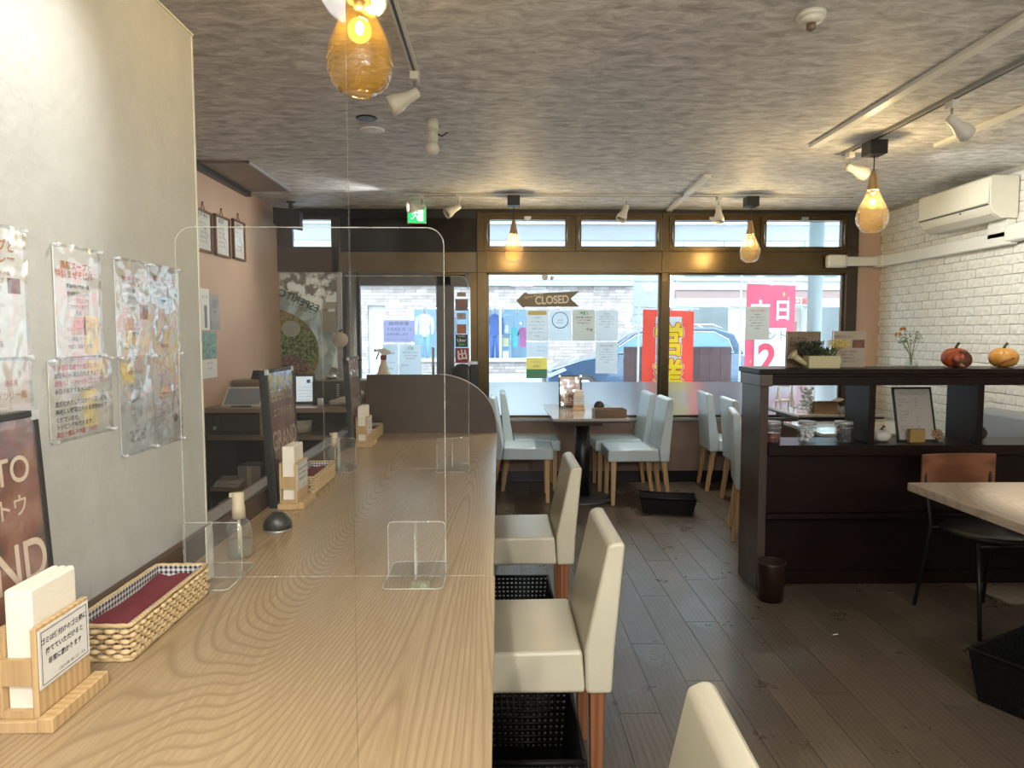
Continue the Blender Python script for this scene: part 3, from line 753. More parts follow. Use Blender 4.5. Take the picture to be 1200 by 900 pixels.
M_amber = clear('amber_glass', (0.96, 0.80, 0.42), ior=1.5, wav=.8, wscale=34, refl=3, haze=.03, hazecol=(.95,.62,.16))
M_amber2 = clear('smoke_amber_glass', (0.95, 0.85, 0.66), ior=1.5, wav=.9, wscale=34, refl=3.2, haze=.028, hazecol=(.95,.72,.36))
M_bulb = clear('bulb_glass', (1.0, 0.95, 0.80), refl=.6)
def glow_bulb():
    nt = M_bulb.node_tree; out = nt.nodes['Material Output']; src = out.inputs[0].links[0].from_socket
    e = nt.nodes.new('ShaderNodeEmission'); e.inputs[0].default_value = (1.0, .62, .16, 1); e.inputs[1].default_value = 1.0
    a = nt.nodes.new('ShaderNodeAddShader'); link(nt, src, a.inputs[0]); link(nt, e.outputs[0], a.inputs[1]); link(nt, a.outputs[0], out.inputs[0])
glow_bulb()
M_fil = emis('filament', (1.0, 0.86, 0.62), 2300)
M_glow = emis('bulb_glow', (1.0, 0.72, 0.32), 26)
M_capw = wood('pendant_cap_wood', (0.35, 0.20, 0.09), (0.50, 0.32, 0.16), 'Z', 10, 2, .4)
def pendant(label, x, y, ztip, amber, group, cap=True, sc=1.0, fil=None):
    """ztip: height of the lowest point of the glass"""
    t = thing('pendant_lamp', label, 'pendant lamp', (x, y, H), 0, group)
    z0 = ztip - H
    prof = [(.032, 0), (.052, .006), (.072, .025), (.086, .06), (.089, .085), (.085, .115), (.070, .155), (.050, .195), (.034, .235), (.027, .258)]
    prof = [(r * sc, z * sc) for r, z in prof]
    ri = [(r - .003, z + (.003 if i == 0 else 0)) for i, (r, z) in enumerate(prof)]
    mb = MB(); mb.lathe(prof[::1], n=36, rib=lambda a: 1 + .006 * math.sin(9 * a)); mb.f = [f for f in mb.f if len(f) == 4]; mb.sm = [True] * len(mb.f); mb.mi = [0] * len(mb.f)
    o = mb.build('glass_shade', amber, t); o.location = (0, 0, z0)
    mb = MB(); mb.tube([(.032 * sc * math.cos(R(i * 15)), .032 * sc * math.sin(R(i * 15)), z0) for i in range(24)], .0025, closed=True); mb.build('glass_rim', amber, t)
    zc = z0 + .25 * sc
    mb = MB(); mb.lathe([(.032, zc - .012), (.031, zc + .01), (.018, zc + .075), (.012, zc + .10), (0, zc + .102)], n=20); mb.build('wooden_cap', M_capw, t)
    mb = MB(); mb.cyl((0, 0, zc + .09), (0, 0, -.02), .0035, n=6); mb.build('cord', M_blk, t)
    if cap: bx('track_adapter', M_blk, t, -.05, .05, -.055, .055, -.10, -.021, .004)
    mb = MB(); mb.cyl((0, 0, zc - .03), (0, 0, zc - .005), .014); mb.build('socket', M_alu, t)
    b = z0 + .165 * sc
    mb = MB(); mb.ball((0, 0, b), .032, 18); o = mb.build('bulb', M_bulb, t)
    mb = MB(); mb.ball((0, 0, b + .006), .010, 10, sc=(1, 1, 1.7)); mb.build('filament', fil or M_fil, t)
    return t
gp = 'glass drop pendant lamps'
pendant('large amber glass drop pendant hanging over the near counter', -0.366, 1.93, 2.005, M_amber, gp, fil=emis('filament_soft', (1.0, 0.84, 0.58), 1000))
pendant('small clear glass pendant in front of the left transom windows', 0.118, 5.80, 1.955, M_amber2, gp, sc=.93)
pendant('glass drop pendant before the second transom pair, middle of the window track', 2.045, 5.80, 1.957, M_amber2, gp, sc=.93)
pendant('glass drop pendant hanging before the white brick wall', 2.165, 4.13, 1.963, M_amber2, gp)

M_spotb = mat('spot_white', (0.66, 0.64, 0.57), .4)
M_spotl = emis('spot_lens_lit', (1.0, 0.93, 0.80), 14)
M_spotd = mat('spot_lens_off', (0.5, 0.5, 0.48), .2)
def tspot(label, x, y, aim, lit, z=H, group='white track spotlights', power=0, s=1.0, ang=75):
    t = thing('track_spotlight', label, 'spotlight', (x, y, z), 0, group)
    bx('adapter', M_spotb, t, -.018, .018, -.03, .03, -.055, -.021, .003)
    mb = MB(); mb.cyl((0, 0, -.055), (0, 0, -.10), .006); mb.cyl((-.016, 0, -.105), (.016, 0, -.105), .009); mb.build('swivel', M_alu, t)
    d = Vector(aim).normalized(); M = Matrix.Translation((0, 0, -.108)) @ d.to_track_quat('Z', 'Y').to_matrix().to_4x4()
    mb = MB(); mb.lathe([(.0, -.02), (.018, -.018), (.023, -.005), (.024, .03), (.028, .05), (.040, .085), (.043, .12), (.040, .12), (.036, .09)], n=20, M=M); mb.build('shade', M_spotb, t)
    mb = MB(); mb.lathe([(0, .101), (.037, .10)], n=20, M=M); mb.add([], [])
    o = mb.build('lens', M_spotl if lit else M_spotd, t)
    if power:
        p = Vector((x, y, z - .108)) + d * .14
        spot('spot_beam', p, p + d, power, (1.0, .98, .93), ang, .7, .03)
    return t
tspot('white spotlight at the far end of the counter track, pointing down left', -0.358, 3.10, (-.75, -.1, -.42), False, power=85, ang=84)
tspot('glowing spotlight beside the big amber pendant', -0.350, 2.22, (-.1, -.55, -.35), True, power=45)
tspot('lit spotlight in front of the green exit sign', -0.62, 5.80, (-1, -.45, -.12), True, power=20)
tspot('white spotlight on the window track above the door', -0.33, 5.80, (-.75, -.35, -.5), False, power=30)
tspot('white spotlight on the window track before the second transom window', 1.03, 5.80, (-.35, -.25, -.7), False, power=60)
tspot('white spotlight on the window track left of the middle pendant', 1.78, 5.80, (-.02, -.2, -.9), False, power=60)
tspot('white spotlight on the dark track over the right table', 2.158, 3.42, (.75, .25, -.45), False, power=55, ang=100)
tspot('white spotlight behind the pendant at the dark track end', 2.146, 4.38, (.75, .15, -.25), False, power=36, ang=80)
# unseen beams without fixtures, added to brighten counter, right table and cream chairs
spot('spot_beam', (-0.36, 0.55, 2.34), (-0.55, 1.6, .72), 26, (1, .98, .93), 100, .8, .04)
spot('spot_beam', (2.15, 2.1, 2.34), (2.5, 2.5, .72), 170, (1, .98, .93), 46, .5, .04)
spot('spot_beam', (-0.36, -0.6, 2.34), (0.2, 1.6, .5), 70, (1, .98, .93), 85, .8, .04)

def dome(name, label, cat, x, y, profs, loc_z=H, group=None):
    t = thing(name, label, cat, (x, y, loc_z), 0, group)
    for nm, prof, m in profs:
        mb = MB(); mb.lathe([(r, -z) for r, z in prof][::1], n=28); mb.build(nm, m, t, clean=True)
    return t
dome('smoke_detector', 'round ivory smoke detector at the top edge', 'smoke detector', 1.10, 2.56, [('base', [(0.05, 0), (.05, .016), (0, .016)], M_ivory), ('dome', [(.040, .016), (.038, .03), (.02, .036), (0, .036)], M_ivory), ('sensor', [(.016, .036), (.016, .056), (.006, .062), (0, .062)], mat('sensor_brown', (.16, .11, .07), .4))])
t = thing('downlight', 'small recessed downlight in the ceiling near the counter spotlight', 'downlight', (-0.69, 3.80, H), 0, 'round ceiling discs')
mb = MB(); mb.lathe([(.030, -.001), (.054, -.001), (.056, -.004), (.050, -.007), (.040, -.006)], n=28); mb.build('ring', M_blk, t)
mb = MB(); mb.lathe([(0, -.004), (.045, -.005)], n=28); mb.build('lens', mat('disc_white', (.85, .85, .82), .4), t)
t = thing('ceiling_cap', 'flat white blanking disc on the ceiling just behind the small downlight', 'ceiling cap', (-0.70, 4.02, H), 0, 'round ceiling discs')
mb = MB(); mb.lathe([(.068, 0), (.068, -.004), (.060, -.008), (0, -.009)], n=28); mb.build('disc', mat('disc_white', (.85, .85, .82), .4), t, clean=True)
mb = MB(); [mb.ball((dx, 0, -.009), .004, 6) for dx in (-.03, .03)]; mb.build('screw', M_alu, t)
t = thing('bulb_fixture', 'small bare ceiling bulb holder right of the counter spotlight', 'lamp', (-0.35, 3.83, H))
mb = MB(); mb.lathe([(.032, 0), (.032, -.045), (.022, -.052), (0, -.052)][::1], n=20); mb.build('base', M_ivory, t, clean=True)
mb = MB(); mb.cyl((0, 0, -.052), (0, 0, -.115), .028, n=20); mb.build('socket', M_ivory, t)
mb = MB(); mb.ball((0, 0, -.148), .036, 20); mb.build('bulb', M_white, t)
mb = MB(); mb.tube([(.028, 0, -.075), (.05, 0, -.085), (.07, 0, -.07), (.08, 0, -.065)], .004); mb.build('chain', M_blk, t)
t = thing('ceiling_panel', 'brown ceiling access panel above the left pink wall', 'panel', (-1.81, 5.2, H))
mb = MB(); mb.prism([(-.14, -.46), (.18, -.46), (.165, .46), (-.14, .46)], -.018, -.0, 'z'); mb.build('board', mat('taupe_panel', (.20, .15, .12), .35, var=.15), t, clean=True)
mb = MB(); mb.box(.168, .184, -.46, .46, -.02, 0); mb.build('edge_strip', M_alu, t)

# speaker
t = thing('speaker', 'black loudspeaker hung in the ceiling corner left of the door', 'speaker', (-1.80, 6.18, H), R(6))
mb = MB(); mb.cyl((0.02, 0, 0), (0.02, 0, -.06), .018); mb.cyl((0.02, 0, 0), (.02, 0, -.008), .04); mb.build('bracket', M_blk, t)
mb = MB(); mb.prism([(-.115, -.06), (.105, -.085), (.105, -.235), (-.115, -.20)], -.08, .08); mb.build('cabinet', mat('speaker_black', (.012, .012, .013), .6), t, .006, 2, clean=True)
mb = MB(); mb.prism([(-.105, -.07), (.095, -.093), (.095, -.225), (-.105, -.192)], -.088, -.0805); mb.build('grille', mat('speaker_grille', (.02, .02, .022), .8, bump=.5, bscale=400), t, clean=True)
# exit sign
t = thing('exit_sign', 'green and white running man emergency exit sign above the door', 'sign', (-0.73, 6.40, 2.35))
bx('housing', M_white, t, -.085, .085, -.012, .012, 0, .17, .003)
bx('lit_face', emis('exit_green', (0.02, .55, .16), 1.1), t, -.078, .078, -.0135, -.0122, .008, .162)
w_ = emis('exit_white', (.85, 1, .9), 1.2)
bx('doorway_symbol', w_, t, .012, .058, -.0148, -.0137, .022, .125)
mb = MB(); y = -.0155
def limb(a, b, r): mb.cyl((a[0], y, a[1]), (b[0], y, b[1]), r, n=6)
mb.ball((-.004, y, .122), .011, 8, sc=(1, .12, 1))
for a, b, r in (((-.006, .106), (-.018, .072), .008), ((-.008, .102), (.014, .088), .005), ((.014, .088), (.028, .096), .005), ((-.01, .100), (-.032, .092), .005), ((-.032, .092), (-.04, .075), .005), ((-.018, .072), (.006, .06), .006), ((.006, .06), (.004, .034), .006), ((-.018, .072), (-.03, .048), .006), ((-.03, .048), (-.052, .044), .006)): limb(a, b, r * .8)
mb.v = [(a, -.0150 + (b + .0155) * .05, c) for a, b, c in mb.v]
mb.build('running_figure', w_, t)

# air conditioner and duct on the brick wall
t = thing('air_conditioner', 'wall mounted ivory air conditioner high on the white brick wall', 'air conditioner', (3.49, 5.16, 2.15))
pr = [(-.005, .0), (-.12, -.0), (-.175, .035), (-.20, .09), (-.205, .27), (-.19, .285), (-.005, .285)]
mb = MB(); mb.prism(pr, -.40, .40, 'y'); mb.build('body', M_ivory, t, .006, 2, clean=True)
bx('front_panel', mat('ac_front', (.72, .70, .58), .3), t, -.213, -.204, -.395, .395, .10, .268, .003)
bx('vent_gap', M_blk, t, -.2125, -.2, -.385, .385, .088, .094)
mb = MB(); mb.prism([(-.125, -.006), (-.18, .03), (-.175, .034), (-.12, -.001)], -.385, .385, 'y'); mb.build('louver', mat('ac_louver', (.55, .54, .46), .3), t, clean=True)
mb = MB(); mb.ball((-.206, -.10, .075), .006, 8); mb.build('indicator', M_blk, t)
t = thing('air_duct', 'white plastic pipe cover running under the air conditioner to the window', 'duct', (3.46, 6.45, 2.05))
def duct(nm, x0, x1, y0, y1, z0, z1, b=.012): return bx(nm, mat('duct_white', (.66, .66, .60), .35), t, x0 - 3.46, x1 - 3.46, y0 - 6.45, y1 - 6.45, z0 - 2.05, z1 - 2.05, b, 3)
duct('wall_run', 3.425, 3.4885, 4.75, 6.40, 1.975, 2.075)
duct('corner_joint', 3.415, 3.4885, 6.33, 6.482, 1.97, 2.08)
duct('front_run', 3.12, 3.42, 6.405, 6.45, 1.985, 2.07)
duct('end_cover', 2.96, 3.13, 6.375, 6.455, 1.97, 2.085, .02)
duct('collar', 3.12, 3.14, 6.398, 6.456, 1.972, 2.083, .004)
duct('riser', 3.425, 3.4885, 4.78, 4.97, 2.03, 2.1495, .004)
duct('elbow', 3.415, 3.4885, 4.60, 4.80, 1.99, 2.11, .02)
duct('near_run', 3.435, 3.4885, 3.2, 4.62, 2.01, 2.085)
# ================================================================ sheets pinned on the grey wall
M_paper = mat('paper_white', (0.72, 0.72, 0.70), .7)
M_ink = mat('ink_black', (0.02, 0.02, 0.02), .6); M_red = mat('ink_red', (0.45, 0.05, 0.04), .6); M_or = mat('ink_orange', (0.50, 0.17, 0.03), .6)
M_grn = mat('ink_green', (0.05, 0.30, 0.08), .6); M_blue = mat('ink_blue', (0.12, 0.32, 0.62), .6); M_gry = mat('ink_grey', (0.22, 0.22, 0.22), .6)
M_yel = mat('print_yellow', (0.78, 0.60, 0.22), .6, var=.3, vscale=30); M_pk = mat('print_pink', (0.72, 0.48, 0.44), .6, var=.2, vscale=30); M_brn = mat('print_brown', (0.15, 0.06, 0.03), .6, var=.4, vscale=60)
M_sleeve = clear('plastic_sleeve', (0.97, 0.98, 0.98), haze=.05, ior=1.6, wav=.35, wscale=9, rough=.08, refl=3.6)
M_pin = clear('clear_pin', (.9, .92, .92), ior=1.6, haze=.3, refl=2)
INK = dict(k=M_ink, r=M_red, o=M_or, g=M_grn, b=M_blue, y=M_gry)
def sheet(name, label, cat, group, loc, rz, w, h, lines, paper=None, blocks=(), sleeve=True, pins=True, t_=.001):
    """lines: (text, x(-.5..), z(0..1 from top), size, ink, align, sx)"""
    t = thing(name, label, cat, loc, rz, group)
    bx('paper', paper or M_paper, t, -w / 2, w / 2, -t_, 0, 0, h)
    for (x0, x1, z0, z1, m) in blocks: bx('print_block', m, t, x0 * w, x1 * w, -t_ - .0004, -t_ - .0001, h * (1 - z1), h * (1 - z0))
    by = {}
    for ln in lines:
        s, x, z, size, ink = ln[:5]; al = ln[5] if len(ln) > 5 else 'CENTER'; sx = ln[6] if len(ln) > 6 else 1.0; bold = ln[7] if len(ln) > 7 else 0.0
        mb = by.setdefault(ink, MB()); text(mb, s, x * w, h * (1 - z), size, y=-t_ - .0009, align=al, sx=sx, bold=bold)
    for ink, mb in by.items(): mb.build('lettering', INK[ink], t)
    if sleeve:
        nx, nz = 7, 10; vs = []; rr = random.Random(label)
        for j in range(nz + 1):
            for i in range(nx + 1):
                vs.append((-w / 2 - .004 + (w + .008) * i / nx, -.0042 - rr.random() * .0011, -.006 + (h + .012) * j / nz))
        fs = [(j * (nx + 1) + i, j * (nx + 1) + i + 1, (j + 1) * (nx + 1) + i + 1, (j + 1) * (nx + 1) + i) for j in range(nz) for i in range(nx)]
        mb = MB(); mb.add(vs, fs, smooth=True); mb.build('plastic_sleeve', M_sleeve, t)
    if pins:
        for sx in (-1, 1):
            for z in (-.001, h + .001):
                mb = MB(); mb.cyl((sx * (w / 2 - .003), 0, z), (sx * (w / 2 - .003), -.011, z), .0035, n=8); mb.ball((sx * (w / 2 - .003), -.012, z), .0048, 8); mb.build('push_pin', M_pin, t)
    return t
X0 = -.8965
g = 'pinned sheets on the grey wall'
def ws(label, y0, y1, z0, z1, lines, **k): return sheet('notice_sheet', label, 'notice', g, (X0, (y0 + y1) / 2, z0), R(90), y1 - y0, z1 - z0, lines, **k)
ws('pinned menu sheet cut by the left edge, upper row', 1.15, 1.363, 1.332, 1.565,
   [('定番スープと', .05, .14, .024, 'o', 'CENTER', 1, .02), ('鶏白湯カレー', .05, .235, .024, 'o', 'CENTER', 1, .02), ('こだわりの味', .18, .35, .010, 'r'), ('とろける濃厚スープ', 0, .41, .011, 'k'), ('じっくり煮込んだ', 0, .47, .011, 'k'), ('まろやかな一品', 0, .53, .011, 'k'), ('ぜひご賞味ください', 0, .60, .011, 'k'), ('辛さ控えめ', 0, .70, .012, 'r'), ('トッピング各種', 0, .80, .010, 'k'), ('ライス付き 単品', 0, .90, .011, 'k')],
   blocks=((.28, .44, .38, .50, M_brn),))
ws('pinned menu sheet with two orange title lines, upper row', 1.452, 1.612, 1.327, 1.553,
   [('濃厚スープと', -.02, .17, .019, 'o', 'CENTER', 1, .02), ('特製まぜそば風', -.06, .25, .019, 'o', 'CENTER', 1, .02), ('季節のおすすめ一品', 0, .35, .009, 'k', 'CENTER', 1, .02), ('香味野菜たっぷり', 0, .42, .010, 'k'), ('じっくり仕上げた', 0, .48, .010, 'k'), ('こだわりの麺です', 0, .54, .010, 'k'), ('限定', 0, .60, .011, 'k'), ('ピリ辛ソースで', 0, .68, .010, 'r'), ('お召し上がりください', 0, .75, .009, 'r'), ('単品 セット', 0, .84, .010, 'k'), ('大盛り 並盛り 各種', 0, .91, .010, 'k')],
   blocks=((.1, .46, .62, .98, M_yel), (-.2, .15, .63, .80, M_pk)))
ws('pinned menu sheet with brown food picture, upper row', 1.679, 1.838, 1.319, 1.549,
   [('自家製', 0, .14, .010, 'r'), ('特選豚丼', -.03, .21, .023, 'o', 'CENTER', 1, .03), ('季節限定', -.05, .31, .010, 'k', 'CENTER', 1, .03), ('香ばしく焼いた', 0, .37, .008, 'b'), ('やわらかお肉', 0, .43, .008, 'b'), ('甘辛だれ', 0, .49, .008, 'k'), ('ごはんが進む一品', .05, .66, .009, 'k'), ('おすすめです', .05, .71, .009, 'k'), ('数量限定', .05, .76, .009, 'k'), ('単品 セット', 0, .90, .011, 'k', 'CENTER', 1, .02)],
   blocks=((.2, .46, .44, .60, M_brn), (-.3, .1, .74, .92, M_yel), (-.3, .05, .6, .72, M_pk)))
ws('pinned menu sheet with one orange title, rightmost of the upper row', 1.843, 1.998, 1.322, 1.549,
   [('濃厚カレー仕立', 0, .14, .017, 'o', 'CENTER', 1, .03), ('お得なセット', -.1, .20, .009, 'r'), ('ミニサラダ', 0, .33, .010, 'k'), ('自家製デザート', 0, .38, .010, 'k', 'CENTER', 1, .02), ('ドリンク', 0, .43, .010, 'k'), ('本日のスープ付き', 0, .49, .008, 'y'), ('選べる小鉢', 0, .54, .008, 'y'), ('平日限定', 0, .60, .010, 'k'), ('詳しくはスタッフまで', 0, .72, .008, 'y'), ('お声かけください', 0, .77, .009, 'k'), ('単品 大盛', -.05, .91, .010, 'k', 'CENTER', 1, .02)],
   paper=mat('paper_grey', (.50, .50, .50), .6))
ws('pinned pinkish sheet cut by the left edge, lower row', 1.19, 1.364, 1.155, 1.326,
   [('鶏白湯', .2, .25, .012, 'r'), ('特製カリー麺', .15, .38, .017, 'o'), ('香り豊かな', 0, .55, .010, 'y'), ('自家製ブレンド', .1, .63, .011, 'k'), ('スパイスをブレンドし', .1, .72, .010, 'r'), ('じっくり煮込みました', .1, .80, .010, 'k', 'CENTER', 1, .02), ('数量に限りがあります', .1, .92, .008, 'k')],
   paper=mat('paper_pinkish', (.62, .54, .48), .6))
ws('large pinned notice with black and red handwriting lines, lower row', 1.420, 1.641, 1.158, 1.319,
   [('麺の量は並盛で大盛にして', -.42, .09, .0125, 'r', 'LEFT', 1, .02), ('お腹も心も満たされますように', -.42, .19, .0125, 'k', 'LEFT', 1, .02), ('自慢のスープもぜひご注文ください', -.42, .29, .0125, 'r', 'LEFT', 1, .02), ('本日のおすすめメニュー', -.42, .39, .0125, 'k', 'LEFT', 1, .02),
    ('店主個人としては味わい深い麺を', -.42, .55, .0125, 'k', 'LEFT', 1, .02), ('美味しい野菜はそのまま味わって', -.42, .65, .0125, 'k', 'LEFT', 1, .02), ('くださいませ。', -.42, .75, .0125, 'k', 'LEFT', 1, .02), ('トッピングも承ります。', -.42, .84, .0125, 'k', 'LEFT', 1, .02), ('具出汁煮込み大盛　280円', -.42, .94, .0125, 'r', 'LEFT', 1, .02)],
   blocks=((.1, .42, .0, .22, M_yel), (.02, .25, .4, .9, M_yel)), paper=mat('paper_warm', (.56, .53, .46), .6))
ws('pinned sheet with yellow patch and small black price lines, lower row', 1.681, 1.838, 1.086, 1.316,
   [('日替わりランチ', 0, .16, .011, 'k'), ('小鉢とスープ付き', 0, .30, .009, 'k'), ('お好みの一品を', 0, .34, .009, 'k'), ('お選びください', 0, .38, .009, 'y'), ('または', 0, .42, .009, 'k'), ('自家製デザート', 0, .46, .010, 'k', 'CENTER', 1, .02), ('お飲み物付き', 0, .55, .009, 'k'), ('ランチ限定', 0, .61, .008, 'y'), ('単品　並盛　　大盛', 0, .79, .009, 'k', 'CENTER', 1, .02), ('定食　　　各種', 0, .835, .009, 'k', 'CENTER', 1, .02), ('替玉　追加　各種', 0, .88, .009, 'k', 'CENTER', 1, .02)],
   blocks=((-.42, -.05, .05, .27, M_yel),), paper=mat('paper_grey', (.50, .50, .50), .6))
tq = ws('pinned sheet with orange heading and small figure drawing, rightmost of the lower row', 1.841, 1.998, 1.084, 1.318,
   [('スペシャルスープ', 0, .17, .013, 'o'), ('本日のおすすめ', 0, .27, .008, 'y'), ('特製ドレッシング', 0, .31, .008, 'r'), ('自家製パンの盛合せ', 0, .35, .008, 'k'), ('ご予約はお早めにどうぞ', 0, .44, .009, 'k', 'CENTER', 1, .02), ('数に限りがあります', 0, .48, .009, 'k', 'CENTER', 1, .02)] +
   [(s, -.45, .56 + .045 * i, .008, 'r' if i < 2 else 'k', 'LEFT') for i, s in enumerate(('ランチのご案内', '十一時から', 'ラストオーダー', '二時半まで', '夜は五時から', '定休日', '毎週月曜日', 'お待ちして', 'おります'))],
   paper=mat('paper_grey', (.50, .50, .50), .6))
mb = MB(); mb.tube([(.045 + .018 * math.cos(a), -.0025, .085 + .038 * math.sin(a)) for a in [R(i * 20) for i in range(18)]], .0006, n=4, closed=True)
mb.tube([(.036, -.0025, .135), (.05, -.0025, .118)], .0008, n=4); mb.tube([(.050, -.0025, .135), (.037, -.0025, .118)], .0008, n=4); mb.ball((.046, -.0025, .06), .011, 8, sc=(1, .05, 1))
mb.build('figure_drawing', M_ink, tq)

# ================================================================ menu boards
def menu_photo():
    m, nt, b = nmat('menu_photo_print')
    tc = nt.nodes.new('ShaderNodeTexCoord'); v = nt.nodes.new('ShaderNodeTexVoronoi'); v.inputs['Scale'].default_value = 14; link(nt, tc.outputs['Object'], v.inputs[0])
    n = nt.nodes.new('ShaderNodeTexNoise'); n.inputs['Scale'].default_value = 16; n.inputs['Detail'].default_value = 6; link(nt, tc.outputs['Object'], n.inputs[0])
    mx = nt.nodes.new('ShaderNodeMix'); mx.inputs[0].default_value = .55; link(nt, v.outputs['Distance'], mx.inputs[2]); link(nt, n.outputs[0], mx.inputs[3])
    r = nt.nodes.new('ShaderNodeValToRGB'); e = r.color_ramp.elements
    e[0].position = .28; e[0].color = (.07, .045, .035, 1); e[1].position = .62; e[1].color = (.30, .15, .10, 1)
    x = e.new(.45); x.color = (.20, .075, .05, 1)
    link(nt, mx.outputs[0], r.inputs[0]); link(nt, r.outputs[0], b.inputs['Base Color']); b.inputs['Roughness'].default_value = .3; b.inputs['Coat Weight'].default_value = .6
    return m
M_photo = menu_photo()
M_cocoa = mat('print_cocoa', (0.50, 0.36, 0.26), .5)
def menu_board(label, loc, rz, w, h, lean, group='standing grand menu boards', th=.028, bright=False, stand=False):
    t = thing('menu_board', label, 'menu board', loc, rz, group)
    s = lean / h
    def L(o): o.rotation_euler = (-math.atan(s), 0, 0); return o
    L(bx('backing', M_blk, t, -w / 2, w / 2, 0, th, 0, h, .003))
    for a in ((-w / 2, -w / 2 + .012, 0, h), (w / 2 - .012, w / 2, 0, h), (-w / 2, w / 2, 0, .012), (-w / 2, w / 2, h - .012, h)):
        L(bx('frame', mat('board_frame', (.018, .018, .018), .45), t, a[0], a[1], -.005, .002, a[2], a[3], .001))
    L(bx('poster', M_photo, t, -w / 2 + .012, w / 2 - .012, -.0012, -.0001, .012, h - .012))
    k = w / .35; mb = MB(); tx = MB()
    text(mb, 'ESPERITO', 0, h * .80, .066 * k, y=-.0024, bold=.012)
    text(mb, 'GRAND', 0, h * .47, .108 * k, y=-.0024, bold=.012, sx=.86)
    text(mb, 'MENU', 0, h * .20, .108 * k, y=-.0024, bold=.012, sx=.95)
    text(mb, 'エスペリトウ', 0, h * .675, .042 * k, y=-.0024, bold=.01)
    L(mb.build('lettering', mat('print_beige', (.62, .50, .38), .45), t))
    vs = []; nx, nz = 6, 9; rr = random.Random(label)
    for j in range(nz + 1):
        for i in range(nx + 1): vs.append((-w / 2 + .013 + (w - .026) * i / nx, -.0035 - rr.random() * .0005, .013 + (h - .026) * j / nz))
    mb = MB(); mb.add(vs, [(j * 7 + i, j * 7 + i + 1, (j + 1) * 7 + i + 1, (j + 1) * 7 + i) for j in range(nz) for i in range(nx)], smooth=True)
    L(mb.build('plastic_cover', clear('menu_cover', (.97, .97, .97), haze=.02, ior=1.5, wav=.2, wscale=8, rough=.05, refl=1.8), t))
    for sx in (-1, 1):
        L(bx('corner_clip', mat('clip_silver', (.6, .6, .58), .3, metal=.5), t, sx * w / 2 - (.018 if sx > 0 else .001), sx * w / 2 + (.001 if sx > 0 else .018), -.0065, .004, h - .018, h + .0015))
    if stand:
        L(bx('prop_foot', M_blk, t, -.03, .03, th, th + .06, 0, .01))
    return t
menu_board('brown grand menu board leaning on the grey wall, cut by the left edge', (-.836, 1.155, CT), R(90), .35, .515, .030)
menu_board('black framed menu board seen nearly edge on beyond the grey wall', (-.836, 2.80, CT), R(90), .33, .52, .030)
menu_board('farther edge-on menu board beside the till desk', (-.836, 4.20, CT), R(90), .30, .52, .030)
menu_board('small brown grand menu board standing on the window table', (.615, 6.09, TT), 0, .20, .275, .03, th=.012, stand=True)

# ================================================================ napkin stands
def napkin_stand(label, loc, rz, lines=True, s=1.0):
    t = thing('napkin_stand', label, 'napkin holder', loc, rz, 'wooden napkin stands')
    # local: sign faces -y, long side along x (0.16), depth along +y
    W = .158
    bx('base', M_lightw, t, -W / 2 - .004, W / 2 + .004, -.032, .066, 0, .020, .002)
    bx('front_lip', M_lightw, t, -W / 2 - .0055, W / 2 + .0055, -.034, -.008, .0, .026, .003)
    bx('front_plate', M_lightw, t, -W / 2 + .006, W / 2 - .004, -.006, .004, .020, .172, .002)
    bx('back_plate', M_lightw, t, -W / 2 + .006, W / 2 - .004, .053, .060, .020, .172, .002)
    for x in (-W / 2 + .006, W / 2 - .016):
        bx('side_bar', M_lightw, t, x, x + .010, .004, .053, .075, .120, .001)
        bx('side_bar', M_lightw, t, x, x + .010, .004, .053, .020, .034, .001)
    np_ = bx('napkins', mat('napkin_cream', (.80, .76, .66), .9, bump=.3, bscale=200), t, -W / 2 + .018, W / 2 - .018, .006, .051, .022, .232, .003)
    for k in range(3):
        bx('napkin_fold', mat('napkin_cream', (.8, .76, .66), .9), t, -W / 2 + .0165, W / 2 - .0165, .009 + .014 * k, .019 + .014 * k, .22, .2345, .002)
    if lines:
        c = bx('sign_card', M_paper, t, -W / 2 + .010, W / 2 - .007, -.0075, -.0062, .066, .166)
        mb = MB()
        text(mb, 'ゴミは備付けのゴミ箱に', 0, .143, .0118, y=-.0082, bold=.02); text(mb, '捨てていただけると', 0, .124, .0118, y=-.0082, bold=.02); text(mb, '非常に助かります', 0, .105, .0118, y=-.0082, bold=.02)
        text(mb, 'ご協力お願い致します　店主', .018, .079, .006, y=-.0082)
        for a in ((-.063, -.0622, .071, .161), (.0648, .0656, .071, .161), (-.063, .0656, .1605, .1613), (-.063, .0656, .071, .0718)): mb.box(a[0], a[1], -.0082, -.0078, a[2], a[3])
        mb.build('lettering', M_ink, c)
    return t
napkin_stand('wooden napkin stand with printed card at the front left of the counter', (-.766, 1.215, CT), R(90))
napkin_stand('wooden napkin stand in front of the edge-on menu board on the counter', (-.762, 2.70, CT), R(90))
napkin_stand('wooden napkin stand beside the farthest counter menu board', (-.770, 4.16, CT), R(90))
nt_ = napkin_stand('small napkin stand before the menu board on the window table', (.655, 5.80, TT), 0, True); nt_.scale = (.60, .60, .72)

